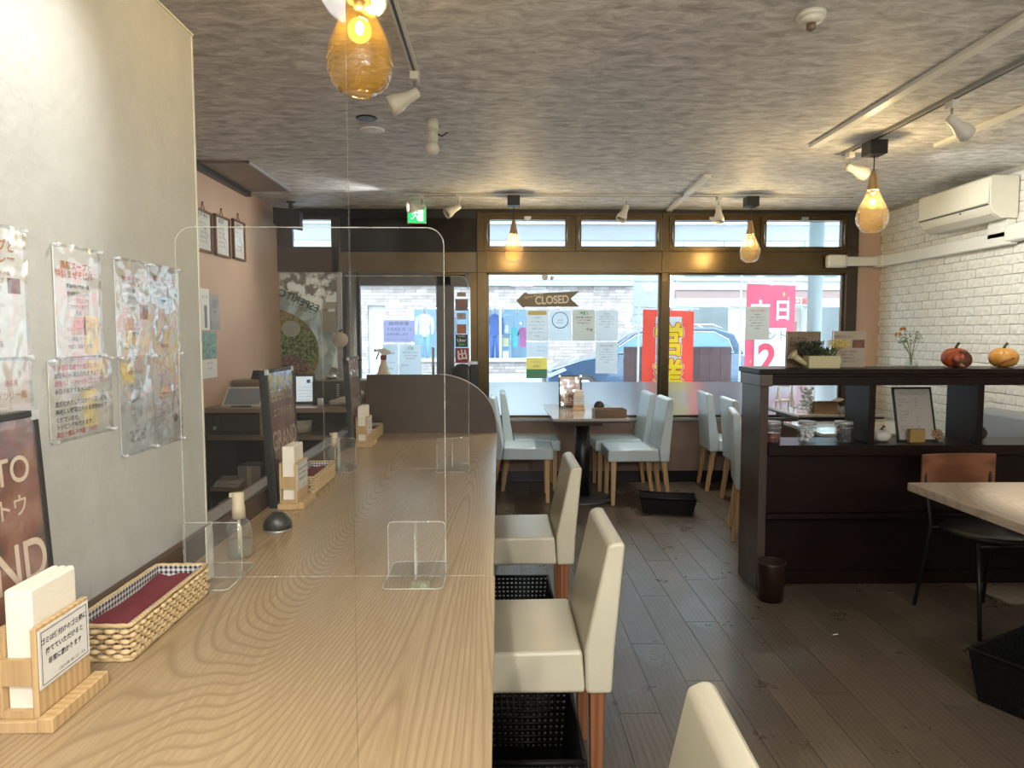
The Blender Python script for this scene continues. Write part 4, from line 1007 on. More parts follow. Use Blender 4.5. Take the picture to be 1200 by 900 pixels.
# ================================================================ wicker baskets
M_wick = wood('wicker_straw', (.40, .27, .12), (.66, .50, .28), 'X', 30, 3, .55, fine=.7)
M_wick2 = mat('wicker_dark', (.09, .05, .02), .7)
M_maroon = mat('maroon_cloth', (.17, .022, .035), .75, var=.15, bump=.4, bscale=90)
def gingham():
    m, nt, b = nmat('gingham_cloth'); tc = nt.nodes.new('ShaderNodeTexCoord')
    sep = nt.nodes.new('ShaderNodeSeparateXYZ'); link(nt, tc.outputs['Object'], sep.inputs[0])
    ad = nt.nodes.new('ShaderNodeMath'); ad.operation = 'ADD'; link(nt, sep.outputs[0], ad.inputs[0]); link(nt, sep.outputs[1], ad.inputs[1])
    outs = []
    for src in (ad.outputs[0], sep.outputs[2]):
        a = nt.nodes.new('ShaderNodeMath'); a.operation = 'MULTIPLY'; a.inputs[1].default_value = 82; link(nt, src, a.inputs[0])
        f = nt.nodes.new('ShaderNodeMath'); f.operation = 'FRACT'; link(nt, a.outputs[0], f.inputs[0])
        g_ = nt.nodes.new('ShaderNodeMath'); g_.operation = 'GREATER_THAN'; g_.inputs[1].default_value = .5; link(nt, f.outputs[0], g_.inputs[0]); outs.append(g_.outputs[0])
    s_ = nt.nodes.new('ShaderNodeMath'); s_.operation = 'ADD'; link(nt, outs[0], s_.inputs[0]); link(nt, outs[1], s_.inputs[1])
    r = nt.nodes.new('ShaderNodeMapRange'); r.inputs[1].default_value = 0; r.inputs[2].default_value = 2; r.inputs[3].default_value = .65; r.inputs[4].default_value = .015
    link(nt, s_.outputs[0], r.inputs[0]); link(nt, r.outputs[0], b.inputs['Base Color']); b.inputs['Roughness'].default_value = .8
    return m
M_ging = gingham()
def wicker(label, loc, w, L, h, cols_, rows_):
    """w along x, L along y"""
    t = thing('wicker_basket', label, 'basket', loc, 0, 'straw baskets on the counter')
    a, b = w / 2, L / 2
    mb = MB(); rr = random.Random(label)
    for (p, q, n) in (((-a, -b), (a, -b), max(3, int(cols_ * w / L))), ((a, -b), (a, b), cols_), ((a, b), (-a, b), max(3, int(cols_ * w / L))), ((-a, b), (-a, -b), cols_)):
        Ls = math.hypot(q[0] - p[0], q[1] - p[1]); d = ((q[0] - p[0]) / Ls, (q[1] - p[1]) / Ls); nn = (d[1], -d[0])
        for j in range(rows_):
            z0 = h * .08 + h * .84 * j / rows_; z1 = h * .08 + h * .84 * (j + 1) / rows_; zc = (z0 + z1) / 2
            for i in range(n):
                if (i + j) % 2: continue
                u0 = Ls * (i - .25) / n; u1 = Ls * (i + 1.25) / n; u0 = max(0, u0); u1 = min(Ls, u1)
                pts = []
                for k in range(5):
                    u = u0 + (u1 - u0) * k / 4; o_ = math.sin(math.pi * k / 4) * .0042 - .001
                    pts.append((p[0] + d[0] * u + nn[0] * o_, p[1] + d[1] * u + nn[1] * o_, zc + rr.uniform(-.0006, .0006)))
                mb.tube(pts, [(z1 - z0) * x for x in (.35, .56, .6, .56, .35)], n=5)
            # straight strand behind
            mb.tube([(p[0] + d[0] * Ls * k / 6 - nn[0] * .001, p[1] + d[1] * Ls * k / 6 - nn[1] * .001, zc) for k in range(7)], (z1 - z0) * .36, n=4)
    o = mb.build('woven_side', M_wick, t); o['kind'] = 'stuff'
    bx('inner_wall', M_wick2, t, -a + .003, -a + .004, -b + .003, b - .003, .002, h - .002)
    bx('inner_wall', M_wick2, t, a - .004, a - .003, -b + .003, b - .003, .002, h - .002)
    for z, r in ((h, .0048), (.005, .0048)):
        mb = MB(); cn = [(-a, -b), (a, -b), (a, b), (-a, b)]; pts = []
        for i in range(4):
            p, q = cn[i], cn[(i + 1) % 4]
            for k in range(8): pts.append((p[0] + (q[0] - p[0]) * k / 8, p[1] + (q[1] - p[1]) * k / 8, z))
        mb.tube(pts, [r * (1.0 + .14 * ((i % 2) * 2 - 1)) for i in range(len(pts))], n=7, closed=True); mb.build('rim', M_wick, t)
    e = .006
    mb = MB()
    mb.box(-a + e, -a + e + .002, -b + e, b - e, .004, h + .001); mb.box(a - e - .002, a - e, -b + e, b - e, .004, h + .001)
    mb.box(-a + e, a - e, -b + e, -b + e + .002, .004, h + .001); mb.box(-a + e, a - e, b - e - .002, b - e, .004, h + .001)
    mb.build('gingham_lining', M_ging, t)
    bx('base', M_wick, t, -a + .002, a - .002, -b + .002, b - .002, .001, .006)
    n_ = 16; mb = MB(); vs = []
    for j in range(n_ + 1):
        for i in range(5):
            u = -a + e + .004 + (w - 2 * e - .008) * i / 4; v = -b + e + .004 + (L - 2 * e - .008) * j / n_
            vs.append((u, v, h * .70 + .004 * math.sin(i * 2.2 + j * .5) + (.006 if i == 2 else 0)))
    mb.add(vs, [(j * 5 + i, j * 5 + i + 1, (j + 1) * 5 + i + 1, (j + 1) * 5 + i) for j in range(n_) for i in range(4)], smooth=True)
    mb.box(-a + e + .003, a - e - .003, -b + e + .003, b - e - .003, .008, h * .66)
    mb.build('maroon_cloth', M_maroon, t)
    return t
wicker('straw basket with gingham lining and maroon cloth, nearest on the counter', (-.800, 1.575, CT), .125, .375, .074, 26, 6)
wicker('straw basket with maroon cloth between napkin stand and second acrylic screen', (-.812, 3.05, CT), .11, .36, .070, 24, 6)
wicker('straw basket at the far end of the counter', (-.815, 4.47, CT), .10, .30, .068, 18, 6)

# ================================================================ clear bottles, call buttons
M_clr = clear('clear_plastic', (.93, .95, .94), haze=.05, ior=1.5, refl=1.5)
M_beige = mat('beige_plastic', (.56, .48, .33), .45)
def bottle(label, x, y, z, s=1.0):
    t = thing('sanitizer_bottle', label, 'bottle', (x, y, z), 0, 'clear sanitizer bottles')
    mb = MB(); mb.lathe([(.034 * s, .002), (.036 * s, .01), (.036 * s, .085 * s), (.030 * s, .102 * s), (.021 * s, .112 * s), (.020 * s, .122 * s)], n=28); mb.build('body', M_clr, t)
    mb = MB(); mb.lathe([(.0, .004), (.033 * s, .005), (.0335 * s, .05 * s), (0, .051 * s)], n=24); mb.build('liquid', clear('pale_liquid', (.93, .95, .90), ior=1.33, haze=.04), t)
    mb = MB(); mb.lathe([(.0185 * s, .116 * s), (.0185 * s, .150 * s), (.0165 * s, .156 * s), (.0165 * s, .19 * s), (.0, .193 * s)], n=20)
    mb.box(-.024 * s, .010 * s, -.007 * s, .007 * s, .178 * s, .190 * s); mb.build('pump_head', M_beige, t)
    mb = MB(); mb.cyl((0, 0, .01), (0, 0, .118 * s), .0045 * s, n=10); mb.build('dip_tube', M_beige, t)
    return t
bottle('clear bottle with beige pump head behind the nearest acrylic screen foot', -.765, 2.06, CT)
bottle('clear bottle with beige pump head behind the middle straw basket', -.80, 3.43, CT, .92)
bottle('tiny clear bottle standing on the window table', .545, 5.98, TT, .55)
def callb(label, x, y, z, s=1.0, rz=0, g_='black domed call buttons'):
    t = thing('call_button', label, 'call button', (x, y, z), rz, g_)
    mb = MB(); mb.lathe([(.046 * s, 0), (.047 * s, .005 * s), (.044 * s, .006 * s)], n=28); mb.build('base', M_alu, t)
    mb = MB(); mb.lathe([(.045 * s, .005 * s), (.045 * s, .02 * s), (.040 * s, .037 * s), (.028 * s, .052 * s), (.012 * s, .060 * s), (0, .061 * s)], n=28)
    mb.v = [(a * 1.05, b * .85, c) for a, b, c in mb.v]; mb.build('dome', mat('button_black', (.022, .024, .022), .35), t)
    mb = MB(); mb.tube([(.018 * s * math.cos(R(i * 20)), .015 * s * math.sin(R(i * 20)), .0585 * s) for i in range(18)], .0014 * s, n=4, closed=True); mb.build('button_ring', M_blk, t)
callb('black domed call button on the counter below the edge-on menu board', -.742, 2.345, CT, 1.0, R(20))
callb('black domed call button on the window table', .855, 6.02, TT, .95)

# ================================================================ acrylic screens
def rrect(w, h, r, n=6):
    pts = [(-w / 2, 0), (w / 2, 0)]
    for k in range(n + 1):
        a = R(90 * k / n); pts.append((w / 2 - r + r * math.cos(a), h - r + r * math.sin(a)))
    for k in range(n + 1):
        a = R(90 + 90 * k / n); pts.append((-w / 2 + r + r * math.cos(a), h - r + r * math.sin(a)))
    return pts
def screen(label, x0, x1, y, h, hz=.004, er=.0016):
    A_SCR = clear('acrylic_screen_%d' % (hz * 1000), (.992, .992, .985), haze=hz, ior=1.40, hazecol=(.75, .75, .70), refl=.25)
    A_ED = clear('acrylic_edge_%d' % (er * 10000), (.95, .95, .9), haze=.30 if er > .001 else .0, hazecol=(.8, .8, .75), ior=1.5)
    w = x1 - x0; cx = (x0 + x1) / 2
    t = thing('acrylic_screen', label, 'acrylic screen', (cx, y, CT), 0, 'acrylic screens across the counter')
    pts = rrect(w, h, .045)
    mb = MB(); mb.prism(pts, -.0013, .0013); mb.build('sheet', A_SCR, t, clean=True)
    mb = MB(); mb.tube([(a, 0, b) for a, b in pts], er, n=5, closed=True); mb.build('sheet_edge', A_ED, t)
    for fx in (-w / 2 + .075, w / 2 - .078):
        f = MB(); f.box(fx - .0775, fx + .0775, -.11, .11, 0.0005, .004)
        o = f.build('foot', A_ACR, t)
        p2 = [(fx + a, b, .0035) for a, b in ((-.0775, -.10), (-.067, -.11), (.067, -.11), (.0775, -.10), (.0775, .10), (.067, .11), (-.067, .11), (-.0775, .10))]
        mb = MB(); mb.tube(p2, .0019, n=5, closed=True); mb.build('foot_edge', A_ED, o)
        mb = MB(); mb.box(fx - .002, fx + .002, -.045, -.0045, .004, .148); mb.build('gusset', A_ED, o)
        c = MB(); c.prism([(a + fx, b) for a, b in rrect(.155, .150, .014, 4)], -.0045, -.002); c2 = c.build('clamp_plate', A_ACR, t, clean=True)
        mb = MB(); mb.tube([(a + fx, -.004, b) for a, b in rrect(.155, .150, .014, 4)], .0017, n=5, closed=True); mb.build('clamp_edge', A_ED, c2)
    return t
screen('clear acrylic screen nearest the camera, its right edge a pale upright line', -.81, -.108, .52, 1.02, .001, .0006)
screen('clear acrylic screen standing on the joint of the two worktop sections', -.845, -.145, 1.884, .932)
screen('farthest clear acrylic screen, before the rounded end board', -.848, -.148, 3.42, .930)
# ================================================================ window table tray
t = thing('wooden_tray', 'low wooden box tray at the near right corner of the window table', 'tray', (.835, 5.34, TT), R(2))
M_trw = wood('tray_wood', (.10, .055, .025), (.22, .13, .065), 'X', 12, 3, .5)
for a in ((-.12, .12, -.075, -.067), (-.12, .12, .067, .075), (-.12, -.112, -.067, .067), (.112, .12, -.067, .067)): bx('side_board', M_trw, t, a[0], a[1], a[2], a[3], 0, .065, .001)
bx('base', M_trw, t, -.112, .112, -.067, .067, 0, .006)

# ================================================================ till desk
M_desk = wood('desk_wood', (.12, .085, .05), (.24, .18, .12), 'X', 10, 3, .4)
t = thing('till_desk', 'wooden till desk with dark open shelves behind the counter', 'desk', (-1.45, 4.78, 0))
def tb_(n, m, x0, x1, y0, y1, z0, z1): return bx(n, m, t, x0 + 1.45, x1 + 1.45, y0 - 4.78, y1 - 4.78, z0, z1, .002)
tb_('desk_top', M_desk, -1.99, -.90, 4.76, 5.36, .845, .875)
tb_('shelf', M_desk, -1.99, -.90, 4.78, 5.30, .655, .685)
tb_('shelf', M_desk, -1.99, -.90, 4.80, 5.30, .30, .325)
tb_('upright', M_dark, -1.99, -1.97, 4.78, 5.36, 0, .845); tb_('upright', M_dark, -1.60, -1.575, 4.79, 5.30, 0, .655); tb_('upright', M_dark, -.92, -.90, 4.78, 5.36, 0, .845)
tb_('upright', M_desk, -1.62, -1.53, 4.79, 5.30, .685, .845)
tb_('back_board', M_dark, -1.97, -.92, 5.30, 5.32, 0, .845)
tb_('raised_ledge', M_desk, -1.99, -.86, 5.30, 5.50, 1.005, 1.03)
tb_('ledge_board', M_desk, -1.99, -.86, 5.33, 5.36, .875, 1.005)
tb_('right_cabinet', M_desk, -.90, -.875, 4.80, 5.36, 0, .99)
# things inside / on it
t = thing('microwave', 'black microwave box with a dial on the upper till desk shelf', 'microwave', (-1.80, 5.0, .685))
bx('case', mat('charcoal_case', (.012, .013, .014), .4), t, -.165, .175, -.17, .2, 0, .145, .005)
bx('door', mat('dark_glass', (.015, .018, .020), .15), t, -.10, .165, -.176, -.17, .015, .13, .002)
mb = MB(); mb.cyl((-.135, -.17, .05), (-.135, -.19, .05), .012); mb.build('dial', M_alu, t)
t = thing('round_tub', 'cream round tub on the upper till desk shelf', 'tub', (-1.38, 4.98, .685)); mb = MB(); mb.lathe([(.055, 0), (.06, .07), (0, .071)], n=24); mb.build('tub', mat('cream_tub', (.50, .46, .33), .5), t, clean=True)
mb = MB(); mb.lathe([(.063, .068), (.063, .082), (0, .083)], n=24); mb.build('lid', mat('cream_tub', (.5, .46, .33), .5), t, clean=True)
for i, (x, y, z, w, d, h, m, lb) in enumerate(((-1.74, 5.0, .325, .16, .2, .13, mat('carton_grey', (.32, .31, .28), .7), 'grey carton on the middle till desk shelf'), (-1.30, 5.02, .325, .22, .2, .16, mat('carton_brown', (.13, .09, .06), .7), 'brown carton on the middle till desk shelf'), (-1.85, 5.0, .0, .2, .24, .20, mat('carton_pale', (.27, .26, .24), .7), 'pale carton on the floor under the till desk'))):
    tt = thing('storage_box', lb, 'box', (x, y, z)); bx('carton', m, tt, -w / 2, w / 2, -d / 2, d / 2, 0, h, .002); bx('flap', m, tt, -w / 2, w / 2, -d / 2 - .002, 0, h, h + .004); bx('tape', M_beige, tt, -.015, .015, -d / 2 - .0015, -d / 2, 0, h)
t = thing('paper_stack', 'loose stack of white papers on the middle till desk shelf', 'papers', (-1.86, 4.92, .325))
for k in range(4): o = bx('paper', M_paper, t, -.09, .09, -.1, .1, .012 * k, .012 * k + .009); o.rotation_euler = (0, 0, R(6 * k - 9))
# tilted register screen
def tablet(name, label, x, y, z, w, h, tilt, rz, frame, scr, th=.012):
    t = thing(name, label, 'tablet', (x, y, z), rz)
    M_ = Matrix.Rotation(-tilt, 4, 'X')
    MB().box(-w / 2, w / 2, -th / 2, th / 2, .004, h, M=M_).build('case', frame, t, .004, 2)
    e = .018
    MB().box(-w / 2 + e, w / 2 - e, -th / 2 - .0012, -th / 2, e, h - e, M=M_).build('screen', scr, t)
    MB().box(-w * .25, w * .25, 0, h * .5, 0, .01).build('stand_foot', M_blk, t)
    MB().box(-.02, .02, th / 2, th / 2 + .012, .01, h * .5, M=M_).build('stand', M_blk, t)
    return t
tablet('register_tablet', 'silver framed register tablet lying tilted on the till desk', -1.76, 4.84, .875, .27, .20, R(52), R(4), mat('tablet_silver', (.45, .43, .36), .4), mat('tablet_screen', (.16, .18, .22), .08, coat=1))
tb2 = tablet('order_tablet', 'dark tablet with white order screen standing behind the menu board', -1.385, 5.05, .875, .15, .215, R(12), R(14), M_blk, emis('screen_white', (.62, .72, .80), .55))
M_ = Matrix.Rotation(-R(12), 4, 'X'); mb = MB(); mb.box(.015, .04, -.0085, -.0075, .150, .175, M=M_); mb.build('screen_icon', mat('screen_blue', (.05, .12, .3), .4), tb2)
mb = MB(); [mb.box(-.05, .05, -.0085, -.0077, .03 + .022 * k, .0315 + .022 * k, M=M_) for k in range(5)]; mb.build('screen_rule', M_gry, tb2)
t = thing('card_terminal', 'small black card terminal propped on the raised till ledge', 'card terminal', (-1.82, 5.38, 1.03), R(-8))
MB().box(-.06, .06, -.006, .006, .0, .075, M=Matrix.Rotation(-R(30), 4, 'X')).build('body', M_blk, t, .004, 2)
bx('stand', M_blk, t, -.035, .035, -.01, .04, 0, .012, .002)
mb = MB(); mb.tube([(.06, .02, .04), (.09, .02, .045), (.12, .03, .02), (.14, .05, .003)], .0018, n=4); mb.build('cable', M_blk, t)
t = thing('receipt_printer', 'black receipt printer on the till desk', 'printer', (-1.22, 5.10, .875))
mb = MB(); mb.prism([(-.11, 0), (.07, 0), (.07, .12), (.03, .165), (-.11, .165)], -.095, .095, 'x'); mb.build('case', mat('printer_black', (.014, .014, .015), .45), t, .006, 2, clean=True)
bx('paper_slot', M_ink, t, -.07, .07, -.112, -.108, .12, .13)
mb = MB(); [mb.box(.075, .0955, -.111, -.109, .06 + .016 * k, .067 + .016 * k) for k in range(6)]; mb.build('side_vent', M_alu, t)
t = thing('desk_bell', 'chrome call bell on the raised till ledge', 'bell', (-1.275, 5.40, 1.03)); mb = MB(); mb.lathe([(.048, 0), (.048, .006), (0, .006)], n=24); mb.build('base', M_blk, t, clean=True)
mb = MB(); mb.lathe([(.040, .010), (.038, .025), (.026, .040), (.008, .047), (0, .048)], n=24); mb.build('dome', mat('chrome', (.6, .6, .6), .12, metal=1), t); mb = MB(); mb.cyl((0, 0, .047), (0, 0, .056), .005); mb.build('plunger', M_alu, t)
t = thing('card_stand', 'small clear sign holder with dark top strip on the raised till ledge', 'sign holder', (-1.11, 5.42, 1.03))
bx('plate', A_ACR, t, -.05, .05, -.002, .002, 0, .145); bx('top_strip', M_ink, t, -.062, .062, -.004, .004, .14, .15); bx('plate_edge', A_ED, t, .03, .036, -.004, .004, 0, .14); bx('foot', A_ED, t, -.05, .05, -.03, .03, 0, .003)
t = thing('folded_towel', 'crumpled beige towels heaped on the till desk', 'towel', (-1.06, 4.94, .875))
for k, (x, y, z, r, sc) in enumerate(((0, 0, .03, .075, (1.25, .8, .45)), (.065, .02, .06, .055, (1, .8, .95)), (-.06, .0, .02, .06, (1.1, .8, .4)))):
    rr = random.Random(k); mb = MB(); mb.ball((x, y, z), r, 16, sc=sc); mb.v = [(a + rr.uniform(-.004, .004), b + rr.uniform(-.004, .004), max(.001, c + rr.uniform(-.004, .004))) for a, b, c in mb.v]
    # keep doubles welded: rebuild jitter by position hash
    mb.build('fold', mat('towel_beige', (.42, .38, .30), .9, bump=.6, bscale=90), t)
t = thing('small_cup', 'small clear cup on the till desk beside the towels', 'cup', (-1.22, 4.83, .875)); mb = MB(); mb.lathe([(.018, 0), (.020, .06), (.018, .06), (.016, .003)], n=16); mb.build('cup', mat('cup_grey', (.4, .41, .4), .3), t)
t = thing('receipt_paper', 'white slip of paper on the edge of the till desk', 'paper', (-1.32, 4.82, .875)); bx('slip', M_paper, t, -.08, .08, -.03, .03, 0, .002)
# spray bottle and round hanging disc by the door
t = thing('spray_bottle', 'beige trigger spray bottle standing behind the end board', 'spray bottle', (-.79, 4.85, .99 + .003))
pr = [(.055, 0), (.058, .01), (.058, .085), (.050, .105), (.036, .125), (.034, .15), (.022, .175), (.016, .21)]
mb = MB(); mb.lathe(pr, n=24); mb.build('bottle', mat('spray_beige', (.52, .46, .34), .45), t, clean=True)
mb = MB(); mb.lathe([(.021, .205), (.021, .235), (0, .236)], n=16); mb.build('red_collar', mat('collar_red', (.22, .03, .02), .4), t, clean=True)
mb = MB(); mb.prism([(-.055, .262), (-.05, .275), (.01, .282), (.05, .262), (.055, .245), (.015, .236), (-.012, .236), (-.02, .255)], -.013, .013); mb.build('spray_head', mat('head_white', (.62, .60, .55), .4), t, .003, 2, clean=True)
mb = MB(); mb.tube([(-.03, 0, .255), (-.042, 0, .225), (-.05, 0, .205)], .005); mb.box(-.062, -.052, -.008, .008, .258, .276); mb.build('trigger', M_blk, t)
t = thing('bottle_shelf', 'narrow pale shelf board behind the counter end board', 'shelf', (-.79, 4.86, 0)); bx('board', M_desk, t, -.084, .12, -.10, .12, .965, .99, .002); bx('support', M_desk, t, -.084, .12, .095, .115, 0, .965)
t = thing('round_ornament', 'pale round ornament hanging before the left shop window', 'ornament', (-1.40, 6.28, 1.32))
mb = MB(); mb.lathe([(0, -.006), (.066, -.005), (.068, 0), (.066, .005), (0, .006)], n=28, M=Matrix.Rotation(R(90), 4, 'X')); mb.build('disc', mat('ornament_beige', (.50, .45, .38), .5), t)
mb = MB(); mb.tube([(0, 0, .066), (0, 0, .16), (0, .15, .30)], .0015, n=4); mb.build('string', M_blk, t); mb = MB(); mb.ball((0, 0, .078), .012, 8); mb.ball((.014, 0, .088), .009, 8); mb.build('bow', mat('bow_brown', (.10, .05, .05), .6), t)
for (x0, x1, z0, z1, m, lb) in ((-1.60, -1.475, 1.60, 1.66, mat('sheet_beige', (.45, .43, .36), .6), 'small beige slip on the left shop window, highest'), (-1.61, -1.475, 1.385, 1.575, mat('sheet_khaki', (.36, .35, .29), .6), 'khaki notice on the left shop window below the small slip')):
    sheet('window_notice', lb, 'notice', 'notices on the left shop window', ((x0 + x1) / 2, D - .003, z0), 0, x1 - x0, z1 - z0, [('休 業 日 の お 知 ら せ', 0, .85, .010, 'y')] if z1 - z0 > .1 else [], paper=m, sleeve=False, pins=False)

# ================================================================ pictures and posters on the pink wall
M_frw = wood('picture_frame_wood', (.11, .05, .025), (.20, .10, .05), 'Z', 10, 2, .4)
for i, (y0, y1, z0, z1, lb) in enumerate(((4.74, 5.00, 1.925, 2.205, 'wooden framed certificate on the pink wall, nearest, with bold heading'), (5.055, 5.325, 1.925, 2.215, 'wooden framed certificate on the pink wall, middle one of three'), (5.395, 5.64, 1.935, 2.235, 'wooden framed certificate on the pink wall, farthest, reflecting the window'))):
    t = thing('framed_certificate', lb, 'picture frame', (XL + .002, (y0 + y1) / 2, z0), R(90), 'framed certificates on the pink wall'); w_, h_ = y1 - y0, z1 - z0
    for a in ((-w_ / 2, -w_ / 2 + .016, 0, h_), (w_ / 2 - .016, w_ / 2, 0, h_), (-w_ / 2, w_ / 2, 0, .016), (-w_ / 2, w_ / 2, h_ - .016, h_)): bx('frame_bar', M_frw, t, a[0], a[1], -.02, 0, a[2], a[3], .002)
    bx('mat_paper', M_paper, t, -w_ / 2 + .014, w_ / 2 - .014, -.008, -.004, .014, h_ - .014)
    mb = MB(); text(mb, ('麺屋 御中', '認定証', '感謝状')[i], -.01, h_ * .86, .036, y=-.0088, bold=.02)
    for k in range(5): text(mb, ('拝啓 秋冷の候', 'ますますご清栄', '日頃よりの', 'ご愛顧に感謝', '申し上げます')[k], -.02 + .006 * (k % 3), h_ * (.68 - .11 * k), .017, y=-.0088)
    mb.tube([(.02, -.009, h_ * .55), (.05, -.009, h_ * .42), (.07, -.009, h_ * .45), (.04, -.009, h_ * .3), (.06, -.009, h_ * .2)], .0012, n=4)
    mb.build('lettering', M_gry, t)
    mb = MB(); mb.add([(-w_ / 2 + .014, -.011, .014), (w_ / 2 - .014, -.011, .014), (w_ / 2 - .014, -.011, h_ - .014), (-w_ / 2 + .014, -.011, h_ - .014)], [(0, 1, 2, 3)]); mb.build('glass', clear('picture_glass', (.97, .97, .97), ior=1.6), t)
    mb = MB(); mb.tube([(-.03, -.008, h_), (0, -.004, h_ + .05), (.03, -.008, h_)], .003, n=5); mb.ball((0, -.006, h_ + .05), .007, 8); mb.build('hanging_cord', M_frw, t)
for (y0, y1, z0, z1, pap, lb) in ((4.80, 4.945, 1.40, 1.68, M_paper, 'white flyer with dark silhouette on the pink wall'), (4.955, 5.12, 1.40, 1.65, mat('flyer_grey', (.34, .33, .33), .4, var=.3), 'grey rounded flyer on the pink wall'), (4.80, 5.05, 1.205, 1.39, mat('flyer_teal', (.20, .34, .30), .5, var=.4, vscale=30), 'teal flyer on the pink wall'), (4.80, 5.05, 1.07, 1.198, M_paper, 'white flyer lowest on the pink wall')):
    sheet('wall_flyer', lb, 'flyer', 'flyers on the pink wall', (XL + .002, (y0 + y1) / 2, z0), R(90), y1 - y0, z1 - z0, [('営業のご案内', 0, .2, .016, 'y'), ('お知らせ', 0, .5, .016, 'k')], paper=pap, sleeve=False, pins=False, blocks=((-.1, .2, .4, .95, M_gry),) if 'silhouette' in lb else ())

# ================================================================ sheets on the shop windows
g = 'papers taped to the left window'
P_g = transl('paper_lit_grey', (.80, .83, .85), .04, 6, .3); P_b = transl('paper_lit_blue', (.82, .88, .93), .04, 6, .3); P_l = transl('paper_lit_lilac', (.74, .76, .98), .04, 6, .3)
P_k = transl('paper_lit_kraft', (.74, .74, .70), .04, 6, .35); P_gr = transl('paper_lit_green', (.4, .6, .45), .1, 6, .4); P_y = transl('paper_lit_yellow', (.90, .82, .38), .1, 6, .4)
INK['g'] = M_grn
yw = D + .0225
def win(label, x0, x1, z0, z1, lines, paper, blocks=(), gg=g, y=None):
    return sheet('window_sheet', label, 'paper sheet', gg, ((x0 + x1) / 2, y or yw, z0), 0, x1 - x0, z1 - z0, lines, paper=paper, blocks=blocks, sleeve=False, pins=False, t_=.0005)
body = ['お客様各位', '平素よりご愛顧いただき', '誠にありがとうございます', '営業時間のお知らせ', '何卒よろしくお願いします', '店主敬白']
win('grey paper with yellow heading band, under the arrow sign', .248, .452, 1.313, 1.591, [(s, 0, .26 + .12 * i, .012, 'y') for i, s in enumerate(body)], P_g, ((-.42, .42, .03, .16, mat('band_yellow', (.62, .55, .25), .6)),))
w2 = win('pale paper printed with a blue ring', .458, .661, 1.313, 1.591, [('感染対策', 0, .34, .013, 'y'), ('実施店舗です', 0, .42, .011, 'y'), ('ステッカー', 0, .68, .009, 'y')], P_b)
mb = MB(); mb.tube([(.072 * math.cos(R(i * 12)), -.0018, .185 + .072 * math.sin(R(i * 12))) for i in range(30)], .005, n=4, closed=True); mb.v = [(a, -.0012 + (b + .0018) * .08, c) for a, b, c in mb.v]; mb.build('blue_ring', M_blue, w2)
win('darker paper with green title and red lines', .674, .879, 1.313, 1.591, [('卒麺!', 0, .12, .032, 'g', 'CENTER', 1, .03), ('お持ち帰りできます', 0, .25, .017, 'k', 'CENTER', 1, .02), ('テイクアウト限定', 0, .34, .016, 'r', 'CENTER', 1, .02), ('ぜひご利用ください', 0, .43, .014, 'r', 'CENTER', 1, .02), ('受付', .26, .66, .030, 'k', 'CENTER', 1, .03)], P_k)
win('pale paper with thin grey lines, rightmost of the upper four', .885, 1.090, 1.313, 1.591, [(s, 0, .13 + .085 * i, .012, 'y') for i, s in enumerate(body)], P_g)
win('small pale card below the yellow headed paper', .249, .452, 1.166, 1.298, [('ご予約はこちら', .18, .35, .013, 'y'), ('お気軽にどうぞ', .18, .6, .011, 'y')], P_b)
win('square yellow and green flyer, lowest on the left', .249, .440, .965, 1.150, [('ランチセット', 0, .2, .020, 'y'), ('お得な', 0, .42, .024, 'y'), ('おまかせ定食', 0, .85, .028, 'y')], P_y, ((-.5, .5, .55, 1.0, mat('flyer_green', (.08, .34, .22), .6)),))
win('pale paper hanging low with pink heading, at the right of the group', .887, 1.092, 1.009, 1.297, [('お知らせとお願い', 0, .12, .017, 'r')] + [(s, 0, .24 + .08 * i, .011, 'y') for i, s in enumerate(body)], P_g)
win('grey paper taped on the right window before the pink banner', 2.272, 2.490, 1.320, 1.622, [('お知らせとお願い', 0, .12, .018, 'o')] + [(s, -.02, .24 + .085 * i, .012, 'k') for i, s in enumerate(body)], P_k, gg='paper on the right window')
g2 = 'papers taped to the door'
win('lilac landscape notice taped highest on the door glass', -1.057, -.772, 1.296, 1.498, [('臨時休業', 0, .16, .036, 'y', 'CENTER', 1.3), ('十月五日 月・火', .02, .42, .032, 'y'), ('お休み致します', -.05, .64, .028, 'y'), ('ご迷惑をおかけしますがよろしくお願いします', 0, .88, .012, 'y')], P_l, gg=g2, y=D + .0175)
win('pale notice with dotted border on the door, beside the spray bottle', -1.067, -.925, 1.000, 1.277, [('営業時間', 0, .3, .020, 'y'), ('ランチのみ', 0, .6, .018, 'y'), ('ご来店', 0, .8, .018, 'y')], P_b, gg=g2, y=D + .0175)
win('pale notice with green title on the door, right of the dotted one', -.915, -.713, 1.000, 1.277, [('卒麺', .0, .14, .030, 'g'), ('お持ち帰りできます', 0, .28, .017, 'y'), ('テイクアウト限定', 0, .38, .016, 'r'), ('ぜひご利用を', 0, .47, .015, 'r'), ('受付中', -.25, .70, .022, 'b')], P_b, gg=g2, y=D + .0175)
g3 = 'stickers beside the door'
ST = [(-.385, -.302, 1.712, 1.752, mat('st_taupe', (.28, .23, .22), .5), 'taupe sticker, uppermost', []),
      (-.400, -.286, 1.585, 1.690, mat('st_grey', (.17, .15, .16), .5), 'grey sticker with red square mark', [('回', 0, .5, .06, 'r')]),
      (-.386, -.304, 1.505, 1.565, mat('st_pale', (.40, .36, .42), .5), 'pale violet sticker', [('可', 0, .5, .03, 'y')]),
      (-.386, -.302, 1.375, 1.460, mat('st_orange', (.42, .16, .08), .5), 'orange brown sticker', []),
      (-.400, -.288, 1.252, 1.367, mat('st_black', (.015, .02, .022), .4), 'black delivery sticker with white and green words', []),
      (-.404, -.274, 1.106, 1.244, mat('st_red', (.28, .02, .05), .4), 'dark red sticker with white brush character, lowest', [])]
